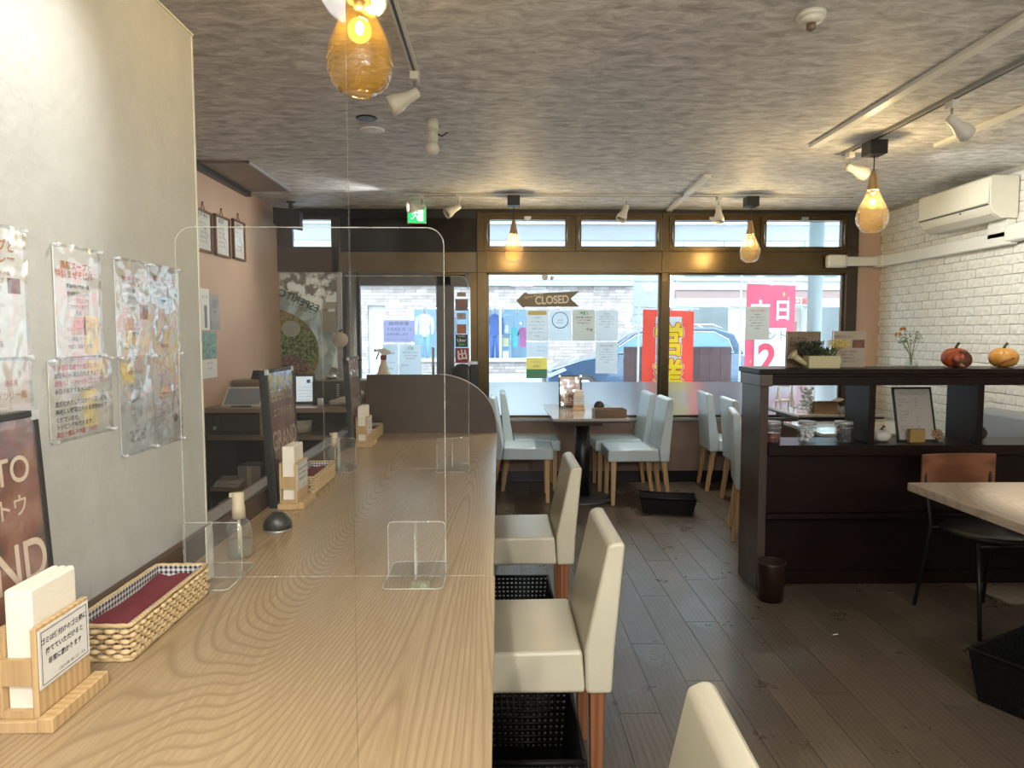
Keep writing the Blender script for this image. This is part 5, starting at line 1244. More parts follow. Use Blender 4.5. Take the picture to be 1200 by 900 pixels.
M_pw = mat('print_white', (.8, .8, .8), .5)
for (x0, x1, z0, z1, m, lb, ln) in ST:
    s_ = sheet('door_sticker', lb + ' on the narrow pane by the door', 'sticker', g3, ((x0 + x1) / 2, D + .0175, z0), 0, x1 - x0, z1 - z0, ln, paper=m, sleeve=False, pins=False, t_=.0005)
    if 'black' in lb:
        mb = MB(); text(mb, 'Uber', 0, .062, .040, y=-.0014, bold=.02); text(mb, 'DELIVERY', 0, .1, .016, y=-.0014); mb.build('lettering', M_pw, s_)
        mb = MB(); text(mb, 'Eats', 0, .026, .036, y=-.0014, bold=.02); mb.build('lettering', mat('print_green', (.03, .5, .15), .5), s_)
    if 'dark red' in lb:
        mb = MB(); text(mb, '出', 0, .07, .10, y=-.0014, bold=.03, rot=R(8)); mb.build('lettering', M_pw, s_)
# arrow sign
t = thing('arrow_sign', 'grey wooden arrow sign reading CLOSED hung on the left window', 'sign', (.445, D - .012, 1.60))
M_arw = wood('sign_grey_wood', (.13, .115, .085), (.19, .17, .13), 'X', 10, 3, .6)
pts = [(-.29, .05), (-.215, .005 - .025), (-.215, .0), (-.10, .0), (.285, .022), (.205, .085), (.285, .16), (.0, .148), (-.17, .128), (-.225, .128), (-.215, .150 - .02)]
pts = [(-.290, .075), (-.222, .0), (-.212, .018), (.285, .020), (.205, .092), (.285, .160), (-.175, .135), (-.212, .150)]
mb = MB(); mb.prism(pts, -.008, 0); mb.build('board', M_arw, t, clean=True)
mb = MB(); text(mb, 'CLOSED', .035, .078, .100, y=-.0094, bold=.03, sx=.83, rot=R(2.5)); text(mb, 'Sorry we are', -.13, .118, .032, y=-.0094, rot=R(12)); mb.build('lettering', mat('sign_letters', (.62, .62, .58), .6), t)
mb = MB(); mb.tube([(-.14, -.004, .137), (-.03, .0, .27), (.02, .0, .27), (.15, -.004, .155)], .0018, n=4); mb.build('string', mat('string_grey', (.3, .3, .3), .7), t)
mb = MB(); mb.lathe([(0, .0), (.026, .001), (.028, .01), (.02, .02), (0, .022)], n=20, M=Matrix.Translation((-.03, .0, .285)) @ Matrix.Rotation(R(90), 4, 'X')); mb.lathe([(0, .0), (.018, .001), (.018, .012), (0, .014)], n=16, M=Matrix.Translation((.035, .0, .28)) @ Matrix.Rotation(R(90), 4, 'X'))
mb.build('suction_cup', mat('cup_clear', (.45, .45, .42), .3), t)
# umbrella stand like box by the door
t = thing('parcel_bag', 'dark rounded bag standing beside the door glass', 'bag', (-.33, 6.33, 0)); 
mb = MB(); mb.lathe([(.10, 0), (.11, .02), (.11, .98), (.09, 1.06), (.05, 1.10), (0, 1.11)], n=20); mb.v = [(a, b * .6, c) for a, b, c in mb.v]; mb.build('bag', mat('bag_black', (.015, .018, .022), .6, var=.3), t)
bx('side_box', M_blk, t, .07, .14, -.05, .05, 0, 1.10, .006); bx('silver_top', M_alu, t, .05, .14, -.052, .05, 1.10, 1.13, .004)

# ================================================================ on the divider
DT = 1.192; DS = .788
def lathe_o(nm, prof, m, t, n=24, loc=(0, 0, 0), rib=None, clean=True):
    mb = MB(); mb.lathe(prof, c=loc, n=n, rib=rib); return mb.build(nm, m, t, clean=clean)
t = thing('recipe_card', 'brown card with looping script behind the watering can planter', 'card', (1.660, 3.84, DT), 0, 'menu cards on the divider')
M_kr = mat('card_kraft', (.17, .115, .07), .5, var=.3, vscale=18); M_cr = mat('card_cream', (.34, .28, .21), .5, var=.1)
o = bx('card', M_kr, t, -.092, .092, -.004, .004, 0, .195, .001); bx('card_side', M_cr, t, -.096, -.090, -.006, .006, 0, .197)
mb = MB(); text(mb, 'Chicken', -.01, .125, .042, y=-.0052, bold=.0); text(mb, 'オードブル', -.03, .155, .020, y=-.0052); mb.build('lettering', M_ink, t)
mb = MB(); [mb.tube([(-.04 + .035 * math.cos(R(i * 20)) + .03 * k, -.0045, .06 - .01 * k + .028 * math.sin(R(i * 20))) for i in range(18)], .003, n=4, closed=True) for k in range(2)]; mb.build('dish_print', M_brn, t)
bx('easel_foot', M_kr, t, -.03, .03, .004, .05, 0, .006)
t = thing('menu_card', 'cream card with food picture and text, right one on the divider', 'card', (1.912, 3.84, DT), 0, 'menu cards on the divider')
bx('card', M_cr, t, -.09, .09, -.004, .004, 0, .197, .001); bx('card_side', M_paper, t, -.094, -.088, -.006, .006, 0, .199); bx('easel_foot', M_cr, t, -.03, .03, .004, .05, 0, .006)
bx('food_print', M_brn, t, .015, .082, -.0046, -.004, .105, .15)
mb = MB(); text(mb, '特製メニュー', -.035, .165, .018, y=-.0052); [text(mb, s, -.01, .085 - .018 * k, .012, y=-.0052) for k, s in enumerate(('おすすめ一品料理', '季節のサラダ', 'ご予約承ります', 'お気軽にどうぞ'))]; mb.build('lettering', M_ink, t)
def leaves(nm, m, parent, n, c, spread, size, rr, up=.5):
    mb = MB()
    for _ in range(n):
        p = Vector((c[0] + rr.uniform(-1, 1) * spread[0], c[1] + rr.uniform(-1, 1) * spread[1], c[2] + rr.uniform(-1, 1) * spread[2]))
        d = Vector((rr.uniform(-1, 1), rr.uniform(-1, 1), rr.uniform(-.3, 1) + up)).normalized(); s_ = d.orthogonal().normalized() * size * .35
        a = p; b = p + d * size
        mb.add([a, (a + b) / 2 + s_, b, (a + b) / 2 - s_], [(0, 1, 2, 3)])
    o = mb.build(nm, m, parent); o['kind'] = 'stuff'; return o
rr = random.Random(3)
t = thing('watering_can_planter', 'cream watering can planter with dark and yellow artificial flowers', 'planter', (1.715, 3.735, DT))
bx('can', mat('can_cream', (.46, .42, .24), .45), t, -.085, .082, -.04, .04, 0, .066, .004)
mb = MB(); mb.cyl((-.075, 0, .012), (-.145, 0, .062), .012, .017, n=14); mb.cyl((-.145, 0, .062), (-.160, 0, .074), .018, .032, n=16); mb.build('spout', mat('can_cream', (.46, .42, .24), .45), t)
mb = MB(); mb.tube([(.08, 0, .055), (.10, 0, .052), (.108, 0, .03), (.10, 0, .012), (.08, 0, .008)][:2] + [(.105, 0, .045), (.098, 0, .022), (.082, 0, .012)], .004); mb.build('handle', mat('can_cream', (.46, .42, .24), .45), t)
leaves('dark_foliage', mat('leaf_dark', (.035, .045, .035), .6, var=.4), t, 260, (-.06, 0, .10), (.065, .03, .035), .022, rr)
leaves('green_foliage', mat('leaf_green', (.06, .10, .03), .6, var=.4), t, 160, (.015, 0, .08), (.05, .03, .02), .02, rr)
mb = MB()
for _ in range(11):
    x = rr.uniform(.02, .07); ex = x + rr.uniform(.0, .09); ez = rr.uniform(.085, .15)
    mb.tube([(x * .5, 0, .06), (x, rr.uniform(-.02, .02), (ez + .06) / 2), (ex, rr.uniform(-.03, .03), ez)], .0013, n=3)
mb.build('stems', mat('stem_green', (.10, .13, .03), .6), t)
leaves('yellow_blossom', mat('blossom_yellow', (.62, .48, .05), .6, var=.2), t, 190, (.085, 0, .125), (.055, .025, .02), .012, rr)
t = thing('bud_vase', 'small clear vase with thin stems and two orange blossoms', 'vase', (2.235, 3.80, DT))
mb = MB(); mb.lathe([(.028, .001), (.034, .012), (.030, .035), (.014, .055), (.013, .066), (.018, .075)], n=24); mb.build('vase', M_clr, t)
mb = MB(); mb.lathe([(0, .003), (.030, .006), (.028, .028), (0, .03)], n=20); mb.build('water', clear('pale_liquid', (.93, .95, .9), ior=1.33, haze=.04), t)
tips = []; mb = MB()
for _ in range(16):
    e = (rr.uniform(-.075, .065), rr.uniform(-.04, .04), rr.uniform(.12, .195)); mb.tube([(rr.uniform(-.006, .006), 0, .012), (e[0] * .2, e[1] * .2, .075), e], .0011, n=3); tips.append(e)
mb.build('stems', mat('stem_sage', (.16, .20, .10), .6), t)
for e in tips: leaves('sprig', mat('leaf_sage', (.20, .26, .15), .6, var=.3), t, 14, e, (.014, .012, .02), .012, rr)
for (x, z) in ((-.052, .205), (-.078, .178)):
    mb = MB(); rr2 = random.Random(x); 
    for k in range(26):
        d = Vector((rr2.uniform(-1, 1), rr2.uniform(-1, 1), rr2.uniform(-.4, 1))).normalized(); p = Vector((x, 0, z)); s_ = d.orthogonal() * .004
        mb.add([p, p + d * .012 + s_, p + d * .020, p + d * .012 - s_], [(0, 1, 2, 3)])
    mb.build('blossom', mat('blossom_orange', (.55, .24, .03), .6), t)
def pumpkin(name, label, x, y, z, r, hz, m, stem=True, ribs=9, face=None):
    t = thing(name, label, 'pumpkin', (x, y, z), 0, 'pumpkin ornaments')
    prof = []
    for i in range(13):
        a = R(-90 + 180 * i / 12); prof.append((max(0.0, math.cos(a)) ** .75 * r, hz * .5 + math.sin(a) * hz * .5 - (.10 * hz if i == 12 else 0)))
    mb = MB(); mb.lathe(prof, n=54, rib=lambda a: 1 - .07 * (1 - abs(math.sin(ribs * a / 2))) ** 1.5); mb.build('body', m, t)
    if stem:
        mb = MB(); mb.tube([(0, 0, hz * .88), (.002, 0, hz * 1.06), (.010, 0, hz * 1.2), (.016, 0, hz * 1.26)], [.010, .007, .0065, .008], n=7); mb.build('stem', mat('stem_brown', (.05, .045, .02), .7), t)
    return t
M_pr = mat('pumpkin_red', (.38, .07, .02), .4, var=.15); M_po = mat('pumpkin_orange', (.50, .24, .045), .4, var=.15)
p = pumpkin('pumpkin_ornament', 'hollow red orange pumpkin ornament on the divider top', 2.475, 3.80, DT, .070, .106, M_pr)
p.rotation_euler = (0, 0, R(-20))
mb = MB(); mb.lathe([(0, 0), (.045, .0), (.047, .003), (0, .004)], n=28, M=Matrix.Translation((.018, -.062, .045)) @ Matrix.Rotation(R(80), 4, 'X')); mb.build('hollow', mat('hollow_dark', (.10, .03, .012), .6), p)
mb = MB(); mb.ball((.012, -.072, .016), .010, 8); mb.ball((.022, -.072, .012), .008, 8); mb.build('berry', mat('berry_tan', (.35, .2, .1), .5), p)
p = pumpkin('pumpkin_ornament', 'yellow orange ribbed pumpkin ornament, right one on the divider top', 2.74, 3.80, DT, .072, .106, M_po)
p.rotation_euler = (0, 0, R(-40))
mb = MB(); mb.tube([(-.01, -.076, .018), (.015, -.078, .038), (.035, -.070, .046), (.055, -.055, .055)], [.002, .005, .007, .003], n=6); mb.build('ribbon', mat('ribbon_brown', (.22, .06, .02), .5), p)
pumpkin('pumpkin_ornament', 'white pumpkin ornament on the divider shelf', 2.085, 3.80, DS, .050, .066, mat('pumpkin_white', (.50, .47, .42), .5, var=.05))
t = thing('woven_ball', 'brown seeded ball ornament beside the framed drinks list', 'ornament', (2.40, 3.83, DS))
mb = MB(); rr = random.Random(5)
for i in range(70):
    a = i * 2.399; zz = 1 - 2 * (i + .5) / 70; q = math.sqrt(1 - zz * zz); mb.ball((q * math.cos(a) * .036, q * math.sin(a) * .036, .034 + zz * .027), .0066, 6)
o = mb.build('seed_shell', mat('seed_tan', (.30, .20, .12), .6, var=.4, vscale=60), t); o['kind'] = 'stuff'
mb = MB(); mb.ball((0, 0, .034), .034, 14, sc=(1, 1, .8)); mb.build('core', M_brn, t)
t = thing('pine_cone', 'dark pine cone at the shelf upright', 'pine cone', (2.615, 3.80, DS))
mb = MB()
for j in range(9):
    for k in range(9):
        a = k * 2 * math.pi / 9 + j * .35; r_ = .040 * math.sin(R(25 + j * 16)); z = .008 + j * .009
        c = Vector((r_ * math.cos(a), r_ * math.sin(a), z)); mb.ball(c, .010, 6, sc=(1, 1, .5))
o = mb.build('scales', mat('cone_brown', (.035, .022, .014), .7, var=.3), t); o['kind'] = 'stuff'; mb = MB(); mb.lathe([(.02, 0), (.03, .03), (.02, .07), (0, .09)], n=12); mb.build('core', M_brn, t)
t = thing('drinks_list', 'white drinks list in black frame leaning on the divider shelf', 'menu board', (2.285, 3.80, DS), R(3))
Lr = R(14)
M_ = Matrix.Rotation(-Lr, 4, 'X') 
def lb(nm, m, *a): return MB().box(*a, M=M_).build(nm, m, t)
lb('backing', M_blk, -.112, .112, 0, .008, 0, .30); lb('paper', mat('list_paper', (.33, .30, .27), .5), -.102, .102, -.0012, -.0001, .01, .29)
for a in ((-.112, -.102, 0, .30), (.102, .112, 0, .30), (-.112, .112, .29, .30), (-.112, .112, 0, .01)): lb('frame', M_blk, a[0], a[1], -.004, 0, a[2], a[3])
mb = MB(); text(mb, 'アルコールメニュー', 0, .262, .018, y=-.0022)
for k, s in enumerate(('生ビール　　　　　500', 'ハイボール　　　　450', '梅酒　　　　　　　450', '', 'ソフトドリンク', 'ウーロン茶　　　　300', 'オレンジ　　　　　300', 'コーラ　　　　　　300', '', 'ホットコーヒー　　350', '紅茶　　　　　　　350')):
    if s: text(mb, s, -.085, .232 - .017 * k, .0105, y=-.0022, align='LEFT')
mb.v = [tuple(M_ @ Vector(v)) for v in mb.v]; mb.build('lettering', M_ink, t)
bx('wood_block', mat('block_ochre', (.26, .16, .05), .5), t, -.068, .018, -.040, -.012, 0, .072, .002)
bx('rest_foot', M_blk, t, -.05, .05, .0, .07, 0, .005)
M_jar = clear('jar_glass', (.94, .96, .96), ior=1.5, haze=.04, refl=1.5)
def jar(label, x, fill, mfill, w=.044, h=.10):
    t = thing('glass_jar', label, 'jar', (x, 3.78, DS), 0, 'glass jars on the divider shelf')
    mb = MB(); mb.lathe([(w, .001), (w + .002, .008), (w + .002, h - .02), (w - .001, h - .010), (w, h)], n=28); mb.build('glass', M_jar, t)
    mb = MB(); mb.lathe([(w + .003, h - .002), (w + .003, h + .014), (0, h + .015)], n=28); mb.build('lid', mat('jar_lid', (.42, .42, .40), .3, metal=.4), t, clean=True)
    mb = MB(); mb.tube([((w + .003) * math.cos(R(i * 15)), (w + .003) * math.sin(R(i * 15)), h - .018) for i in range(24)], .002, n=4, closed=True); mb.build('wire', M_alu, t)
    rr = random.Random(label); mb = MB()
    if fill == 'liquid': mb.lathe([(0, .004), (w - .002, .005), (w - .002, h * .5), (0, h * .5 + .001)], n=24)
    else:
        for _ in range(60):
            a = rr.uniform(0, 6.28); q = (w - .012) * math.sqrt(rr.random()); mb.ball((q * math.cos(a), q * math.sin(a), rr.uniform(.012, h * .78)), rr.uniform(.007, .012), 6)
    o = mb.build('contents', mfill, t); o['kind'] = 'stuff'
jar('glass jar with red liquid at the left end of the divider shelf', 1.475, 'liquid', mat('red_liquid', (.12, .012, .006), .2))
jar('glass jar of white sugar packets on the divider shelf', 1.667, 'bits', mat('sugar_white', (.62, .64, .66), .5))
jar('glass jar of dark tea bags on the divider shelf', 1.867, 'bits', mat('tea_dark', (.03, .025, .025), .5, var=.5))

# ================================================================ seating area behind the divider
pedestal('corner_table', 'pale table behind the divider holding jug and cardboard box', 2.34, 3.02, 5.46, 6.34, 2.62, 5.88, br=.22)
pedestal('corner_table', 'lower pale table just behind the divider, seen through its shelf', 2.05, 2.85, 4.42, 5.05, 2.45, 4.74, br=.22)
t = thing('water_jug', 'clear water jug with white rim and handle on the corner table', 'jug', (2.46, 5.62, TT))
mb = MB(); mb.lathe([(.062, .002), (.066, .02), (.068, .24), (.072, .27)], n=28); mb.build('body', M_jar, t)
mb = MB(); mb.lathe([(.074, .262), (.075, .285), (0, .288)], n=28); mb.build('lid', M_white, t, clean=True)
mb = MB(); mb.tube([(-.068, 0, .25), (-.115, 0, .24), (-.12, 0, .12), (-.115, 0, .05), (-.068, 0, .04)], .009); mb.build('handle', M_white, t)
rr = random.Random(9); mb = MB()
for _ in range(60): mb.ball((rr.uniform(-.04, .04), rr.uniform(-.04, .04), rr.uniform(.02, .20)), .014, 5)
o = mb.build('ice', mat('ice_white', (.68, .72, .74), .2), t); o['kind'] = 'stuff'
t = thing('cardboard_box', 'open cardboard box on the corner table behind the divider', 'box', (2.60, 5.50 + .12, TT), R(-3))
M_cb = mat('cardboard', (.26, .17, .09), .8, var=.1)
for a in ((-.09, .09, -.07, -.066), (-.09, .09, .066, .07), (-.09, -.086, -.066, .066), (.086, .09, -.066, .066)): bx('panel', M_cb, t, a[0], a[1], a[2], a[3], 0, .085)
bx('base', M_cb, t, -.086, .086, -.066, .066, 0, .004)
o = bx('flap', M_cb, t, -.09, .09, -.004, 0, 0, .06); o.location = (0, -.068, .085); o.rotation_euler = (R(70), 0, 0)
o = bx('flap', M_cb, t, 0, .004, -.068, .068, 0, .06); o.location = (.088, 0, .085); o.rotation_euler = (0, R(60), 0)
t = thing('glass_rack', 'small stand with white cups at the left of the water jug', 'rack', (2.33 + .09, 5.95, TT))
mb = MB(); [mb.tube([(x, -.06, 0), (x, 0, .19), (x, .06, 0)], .006) for x in (-.05, .06)]; mb.tube([(-.05, 0, .19), (.06, 0, .19)], .006); mb.build('frame', M_white, t); bx('tray', M_white, t, -.06, .07, -.05, .05, .06, .075, .003)
M_sofa = mat('sofa_grey', (.24, .26, .28), .4, var=.05)
t = thing('bench_seat', 'grey upholstered bench against the white brick wall', 'bench', (3.2, 4.9, 0))
bx('base', M_dark, t, -.22, .285, -.9, -.02, 0, .25, .004); bx('seat', M_sofa, t, -.24, .10, -.9, -.02, .25, .43, .03, 3); bx('backrest', M_sofa, t, .10, .285, -.9, -.02, .432, .86, .035, 3)
t = thing('wood_crate', 'small wooden crate on the bench beyond the divider shelf', 'crate', (3.10, 4.62, .43), 0); 
for k in range(3): bx('slat', M_desk, t, -.08, .08, -.07, -.062, .0 + .055 * k, .045 + .055 * k)
bx('side_board', M_desk, t, -.08, -.072, -.062, .07, 0, .155); bx('side_board', M_desk, t, .072, .08, -.062, .07, 0, .155); bx('base', M_desk, t, -.072, .072, -.062, .07, 0, .006)
# ================================================================ outside
def ext(n, m, *a, b=0): return struct(bx(n, m, None, *a, b))
ext('pavement_near', mat('pavement_grey', (.55, .55, .54), .8, var=.08), -8, 14, D + .12, 10.2, -.12, -.05)
ext('road', mat('asphalt', (.34, .34, .35), .85, var=.1), -25, 30, 10.2, 16.9, -.22, -.15)
ext('pavement_far', mat('pavement_grey', (.42, .42, .41), .8), -25, 30, 16.9, 30, -.15, -.05)
# arcade roof over the near pavement: panelled soffit
M_sof = transl('soffit_panel', (.80, .84, .86), .03, 3, .25)
ac = sempty('ceiling_arcade')
for yy in (6.66, 8.5, 10.25): bx('roof_beam', mat('soffit_dark', (.35, .36, .37), .7), ac, -8, 14, yy, yy + .06, 2.955, 3.08)
pm_ = MB().box(-.245, .245, -1.8, 1.8, -.012, 0).mesh('soffit_panel'); pm_.materials.append(M_sof)
for i in range(44):
    o = bpy.data.objects.new('soffit_panel', pm_); COL.objects.link(o); o.parent = ac; o.location = (-8.0 + .5 * i, 8.5, 2.95)
bx('fascia', mat('fascia_grey', (.42, .44, .46), .6), ac, -8, 14, 10.3, 10.45, 2.72, 3.2)
bx('upper_wall', M_white, ac, -8, 14, D + .3, D + .5, 3.15, 6)
for i, x in enumerate((3.93, -3.6)):
    c = sempty('column_%d' % (i + 1)); mb = MB(); mb.cyl((x, 8.8, -.05), (x, 8.8, 2.94), .088, n=24); mb.build('shaft', mat('column_grey', (.20, .24, .24), .5), c); mb = MB(); mb.cyl((x, 8.8, -.05), (x, 8.8, .15), .11, n=24); mb.build('foot', mat('column_grey', (.2, .24, .24), .5), c)
# stone clad shop opposite
def stone_mat():
    m, nt, b = nmat('stone_cladding'); tc = nt.nodes.new('ShaderNodeTexCoord')
    mp = nt.nodes.new('ShaderNodeMapping'); mp.inputs['Rotation'].default_value = (R(90), 0, 0); link(nt, tc.outputs['Object'], mp.inputs[0])
    br = nt.nodes.new('ShaderNodeTexBrick'); br.inputs['Scale'].default_value = 1; br.inputs['Brick Width'].default_value = .42; br.inputs['Row Height'].default_value = .085; br.inputs['Mortar Size'].default_value = .006
    br.inputs['Color1'].default_value = (.46, .42, .41, 1); br.inputs['Color2'].default_value = (.28, .24, .23, 1); br.inputs['Mortar'].default_value = (.17, .15, .15, 1); br.offset_frequency = 2; br.squash = .7; br.squash_frequency = 3
    link(nt, mp.outputs[0], br.inputs[0])
    n = nt.nodes.new('ShaderNodeTexNoise'); n.inputs['Scale'].default_value = 6; n.inputs['Detail'].default_value = 6; link(nt, tc.outputs['Object'], n.inputs[0])
    mx = nt.nodes.new('ShaderNodeMix'); mx.data_type = 'RGBA'; mx.blend_type = 'OVERLAY'; mx.inputs[0].default_value = .4; link(nt, br.outputs[0], mx.inputs[6]); link(nt, n.outputs[0], mx.inputs[7])
    link(nt, mx.outputs[2], b.inputs['Base Color']); b.inputs['Roughness'].default_value = .8; return m
M_stone = stone_mat()
BY = 19.0
M_pale = mat('pale_render', (.36, .42, .44), .7); M_wht = mat('white_band', (.42, .44, .45), .6); M_rose = mat('rose_band', (.27, .19, .18), .7)
M_shopg = mat('display_blue', (.34, .52, .66), .25, var=.1, vscale=2); M_tile = mat('dark_tile', (.30, .27, .28), .7)
b = thing('stone_shop', 'stone clad clothes shop across the street with bright display windows', 'building', (0, BY, 0))
def sb(n, m, x0, x1, y0, y1, z0, z1): return bx(n, m, b, x0, x1, y0 - BY, y1 - BY, z0, z1)
# wall built around the openings
for (x0, x1, z0, z1) in ((-14, -8.0, -.05, 2.64), (-8.0, -3.5, -.05, 2.64), (-3.5, -3.03, 2.12, 2.64), (-3.03, -2.43, -.05, 2.64), (-2.43, .80, 2.08, 2.64), (-2.43, .80, -.05, .62), (.80, 3.58, -.05, 2.64)):
    sb('stone_wall', M_stone, x0, x1, BY, BY + .3, z0, z1)
sb('upper_wall', M_pale, -14, 3.58, BY - .02, BY + .3, 2.80, 7.0); sb('canopy_band', mat('slate_band', (.30, .36, .44), .6), -14, 3.58, BY - .15, BY + .1, 2.64, 2.78)
sb('upper_sign', mat('violet_strip', (.42, .40, .55), .6), 1.0, 1.8, BY - .04, BY - .02, 2.95, 3.1)
sb('entrance_shutter', mat('shutter_grey', (.50, .52, .58), .6), -3.5, -3.03, BY + .12, BY + .16, -.05, 2.12)
sb('display_back', M_shopg, -2.43, .80, BY + 1.3, BY + 1.35, .62, 2.08); sb('display_floor', M_wht, -2.43, .80, BY, BY + 1.35, .60, .66)
sb('window_sill', M_wht, -2.5, .85, BY - .12, BY + .05, .62, .72); sb('base_band', M_pale, -14, 3.58, BY - .3, BY, -.05, .30)
for x in (-2.43, -1.60, -.80, 0.0, .74): sb('mullion', M_wht, x, x + .06, BY + .02, BY + .08, .66, 2.08)
sb('display_glass', clear('shop_glass', (.95, .98, 1.0)), -2.37, .74, BY + .04, BY + .05, .66, 2.08)
for x in (-2.0, -1.2, -.25, .1, .5): mb = MB(); mb.cyl((x, .5, 2.08), (x, .45, 1.9), .03); mb.build('display_lamp', M_wht, b)
def mannequin(label, x, col, col2, z=.66, y=BY + .55):
    t = thing('mannequin', label, 'mannequin', (x, y, z), 0, 'mannequins in the shop window opposite')
    mb = MB(); mb.lathe([(.13, .62), (.15, .75), (.13, .88), (.17, 1.05), (.19, 1.16), (.12, 1.22), (.04, 1.25)], n=14); mb.v = [(p, q * .55, r_) for p, q, r_ in mb.v]; mb.build('torso', mat('cloth_' + col[0], col[1], .8), t, clean=True)
    for s_ in (-1, 1):
        mb = MB(); mb.cyl((s_ * .075, 0, .0), (s_ * .08, 0, .68), .05, .08, n=10); mb.build('leg', mat('cloth_' + col2[0], col2[1], .8), t)
        mb = MB(); mb.tube([(s_ * .18, 0, 1.15), (s_ * .23, 0, .92), (s_ * .22, -.05, .70)], [.05, .04, .03], n=8); mb.build('arm', mat('cloth_' + col[0], col[1], .8), t)
    mb = MB(); mb.ball((0, 0, 1.34), .075, 12, sc=(.85, .9, 1.2)); mb.build('head', M_wht, t)
    return t
mannequin('mannequin in white coat and jeans behind the door glass', -2.05, ('white', (.80, .84, .84)), ('denim', (.16, .34, .52)), z=.665)
mannequin('mannequin in dark grey coat at the right of the door glass', -1.40, ('grey', (.20, .22, .28)), ('charcoal', (.14, .15, .18)), z=.50 + .165)
mannequin('mannequin in navy overalls at the left edge of the left window', -.12 , ('navy', (.06, .12, .32)), ('navy', (.06, .12, .32)), z=.665)
for x, c, l in ((.42, (.10, .55, .60), 'turquoise shirt hung in the shop display opposite'), (.66, (.45, .12, .30), 'pink shirt hung in the shop display opposite')):
    t = thing('hanging_shirt', l, 'shirt', (x, BY + .8, 1.0), 0, 'shirts in the shop opposite'); mb = MB(); mb.prism([(-.08, 0), (.08, 0), (.085, .40), (.14, .28), (.17, .34), (.09, .52), (.03, .55), (-.03, .55), (-.09, .52), (-.17, .34), (-.14, .28), (-.085, .40)], -.03, .03); mb.build('shirt', mat('shirt%.2f' % x, c, .8), t, clean=True)
    mb = MB(); mb.tube([(0, 0, .55), (0, 0, 1.07)], .008, n=4); mb.build('hanger', M_wht, t)
t = thing('display_shelf', 'white display shelf with goods in the shop window opposite', 'shelf', (.20, BY + .7, .66)); 
for z in (0, .36, .72, 1.0): bx('shelf_board', M_wht, t, -.14, .10, -.15, .15, z, z + .03)
for x in (-.15, .10): bx('side_board', M_wht, t, x, x + .02, -.15, .15, 0, 1.03)
for z, c in ((.03, (.7, .72, .75)), (.39, (.5, .45, .25)), (.75, (.6, .65, .7))): bx('goods', mat('goods%.2f' % z, c, .7), t, -.10, .06, -.12, .1, z, z + .2)
# grey gap building and the arcade building on the right
b = thing('grey_house', 'narrow grey building between the stone shop and the white arcade building', 'building', (4.0, 19.6, 0))
bx('wall', mat('grey_siding', (.34, .38, .41), .7, var=.1), b, -.42, .62, 0, .3, -.05, 7); 
for z in (1.0, 1.9, 2.8, 3.7): bx('joint_strip', M_gry, b, -.42, .62, -.012, 0, z, z + .02)
mb = MB(); mb.ball((.12, -.08, 2.62), .09, 12); mb.build('wall_lamp', emis('globe_lamp', (1, 1, 1), 2.5), b)
b = thing('arcade_building', 'white building with rose band and open ground floor across the street', 'building', (9, 20, 0))
def ab(n, m, x0, x1, y0, y1, z0, z1): return bx(n, m, b, x0 - 9, x1 - 9, y0 - 20, y1 - 20, z0, z1)
ab('white_band', M_wht, 4.75, 24, 19.0, 19.3, 2.55, 2.80); ab('rose_band', M_rose, 4.75, 24, 19.05, 19.3, 2.32, 2.55); ab('white_band', M_wht, 4.75, 24, 18.95, 19.3, 2.10, 2.32)
ab('upper_wall', M_pale, 4.75, 24, 19.3, 19.6, 2.80, 7); ab('balcony_slab', M_wht, 4.75, 24, 18.9, 19.3, 2.78, 2.86)
for i in range(9):
    x = 5.0 + 1.1 * i; f = ab('window_frame', M_wht, x, x + .92, 19.22, 19.28, 2.95, 3.9); p_ = bx('window_pane', mat('far_glass', (.45, .66, .68), .15), f, x + .06 - 9, x + .86 - 9, 19.205 - 20, 19.219 - 20, 3.0, 3.84)
ab('back_wall', mat('garage_grey', (.30, .33, .34), .8, var=.2, vscale=1), 4.75, 24, 22, 22.2, -.05, 2.2)
for x in (4.75, 6.3, 8.3, 10.0, 12): ab('pillar', mat('pillar_grey', (.50, .53, .54), .7), x, x + .35, 19.1, 19.45, -.05, 2.1)
ab('side_wall', mat('shop_beige', (.56, .50, .44), .7), 7.65, 8.30, 19.5, 19.7, -.05, 2.1)
sg = ab('sign_board', M_wht, 7.72, 8.40, 18.86, 18.94, 2.12, 2.34); mb = MB(); text(mb, '22番', 8.05 - 9, 2.23, .20, y=18.85 - 20, bold=.02); mb.build('lettering', M_red, sg)
ab('wall_plate', mat('plate_brown', (.32, .20, .15), .7), 7.80, 8.2, 19.44, 19.48, 1.45, 1.70)
# kerb-side dark fence
t = thing('kerb_fence', 'low dark boarded fence along the kerb behind the banners', 'fence', (2.32, 9.2, -.05))
for i in range(10): bx('board', mat('fence_brown', (.12, .085, .09), .7, var=.15), t, -.70 + .141 * i, -.70 + .141 * i + .139, -.015, .015, 0, 1.255, .002)
bx('rail', M_dark, t, -.70, .71, .015, .05, 1.0, 1.06); bx('rail', M_dark, t, -.70, .71, .015, .05, .2, .26)
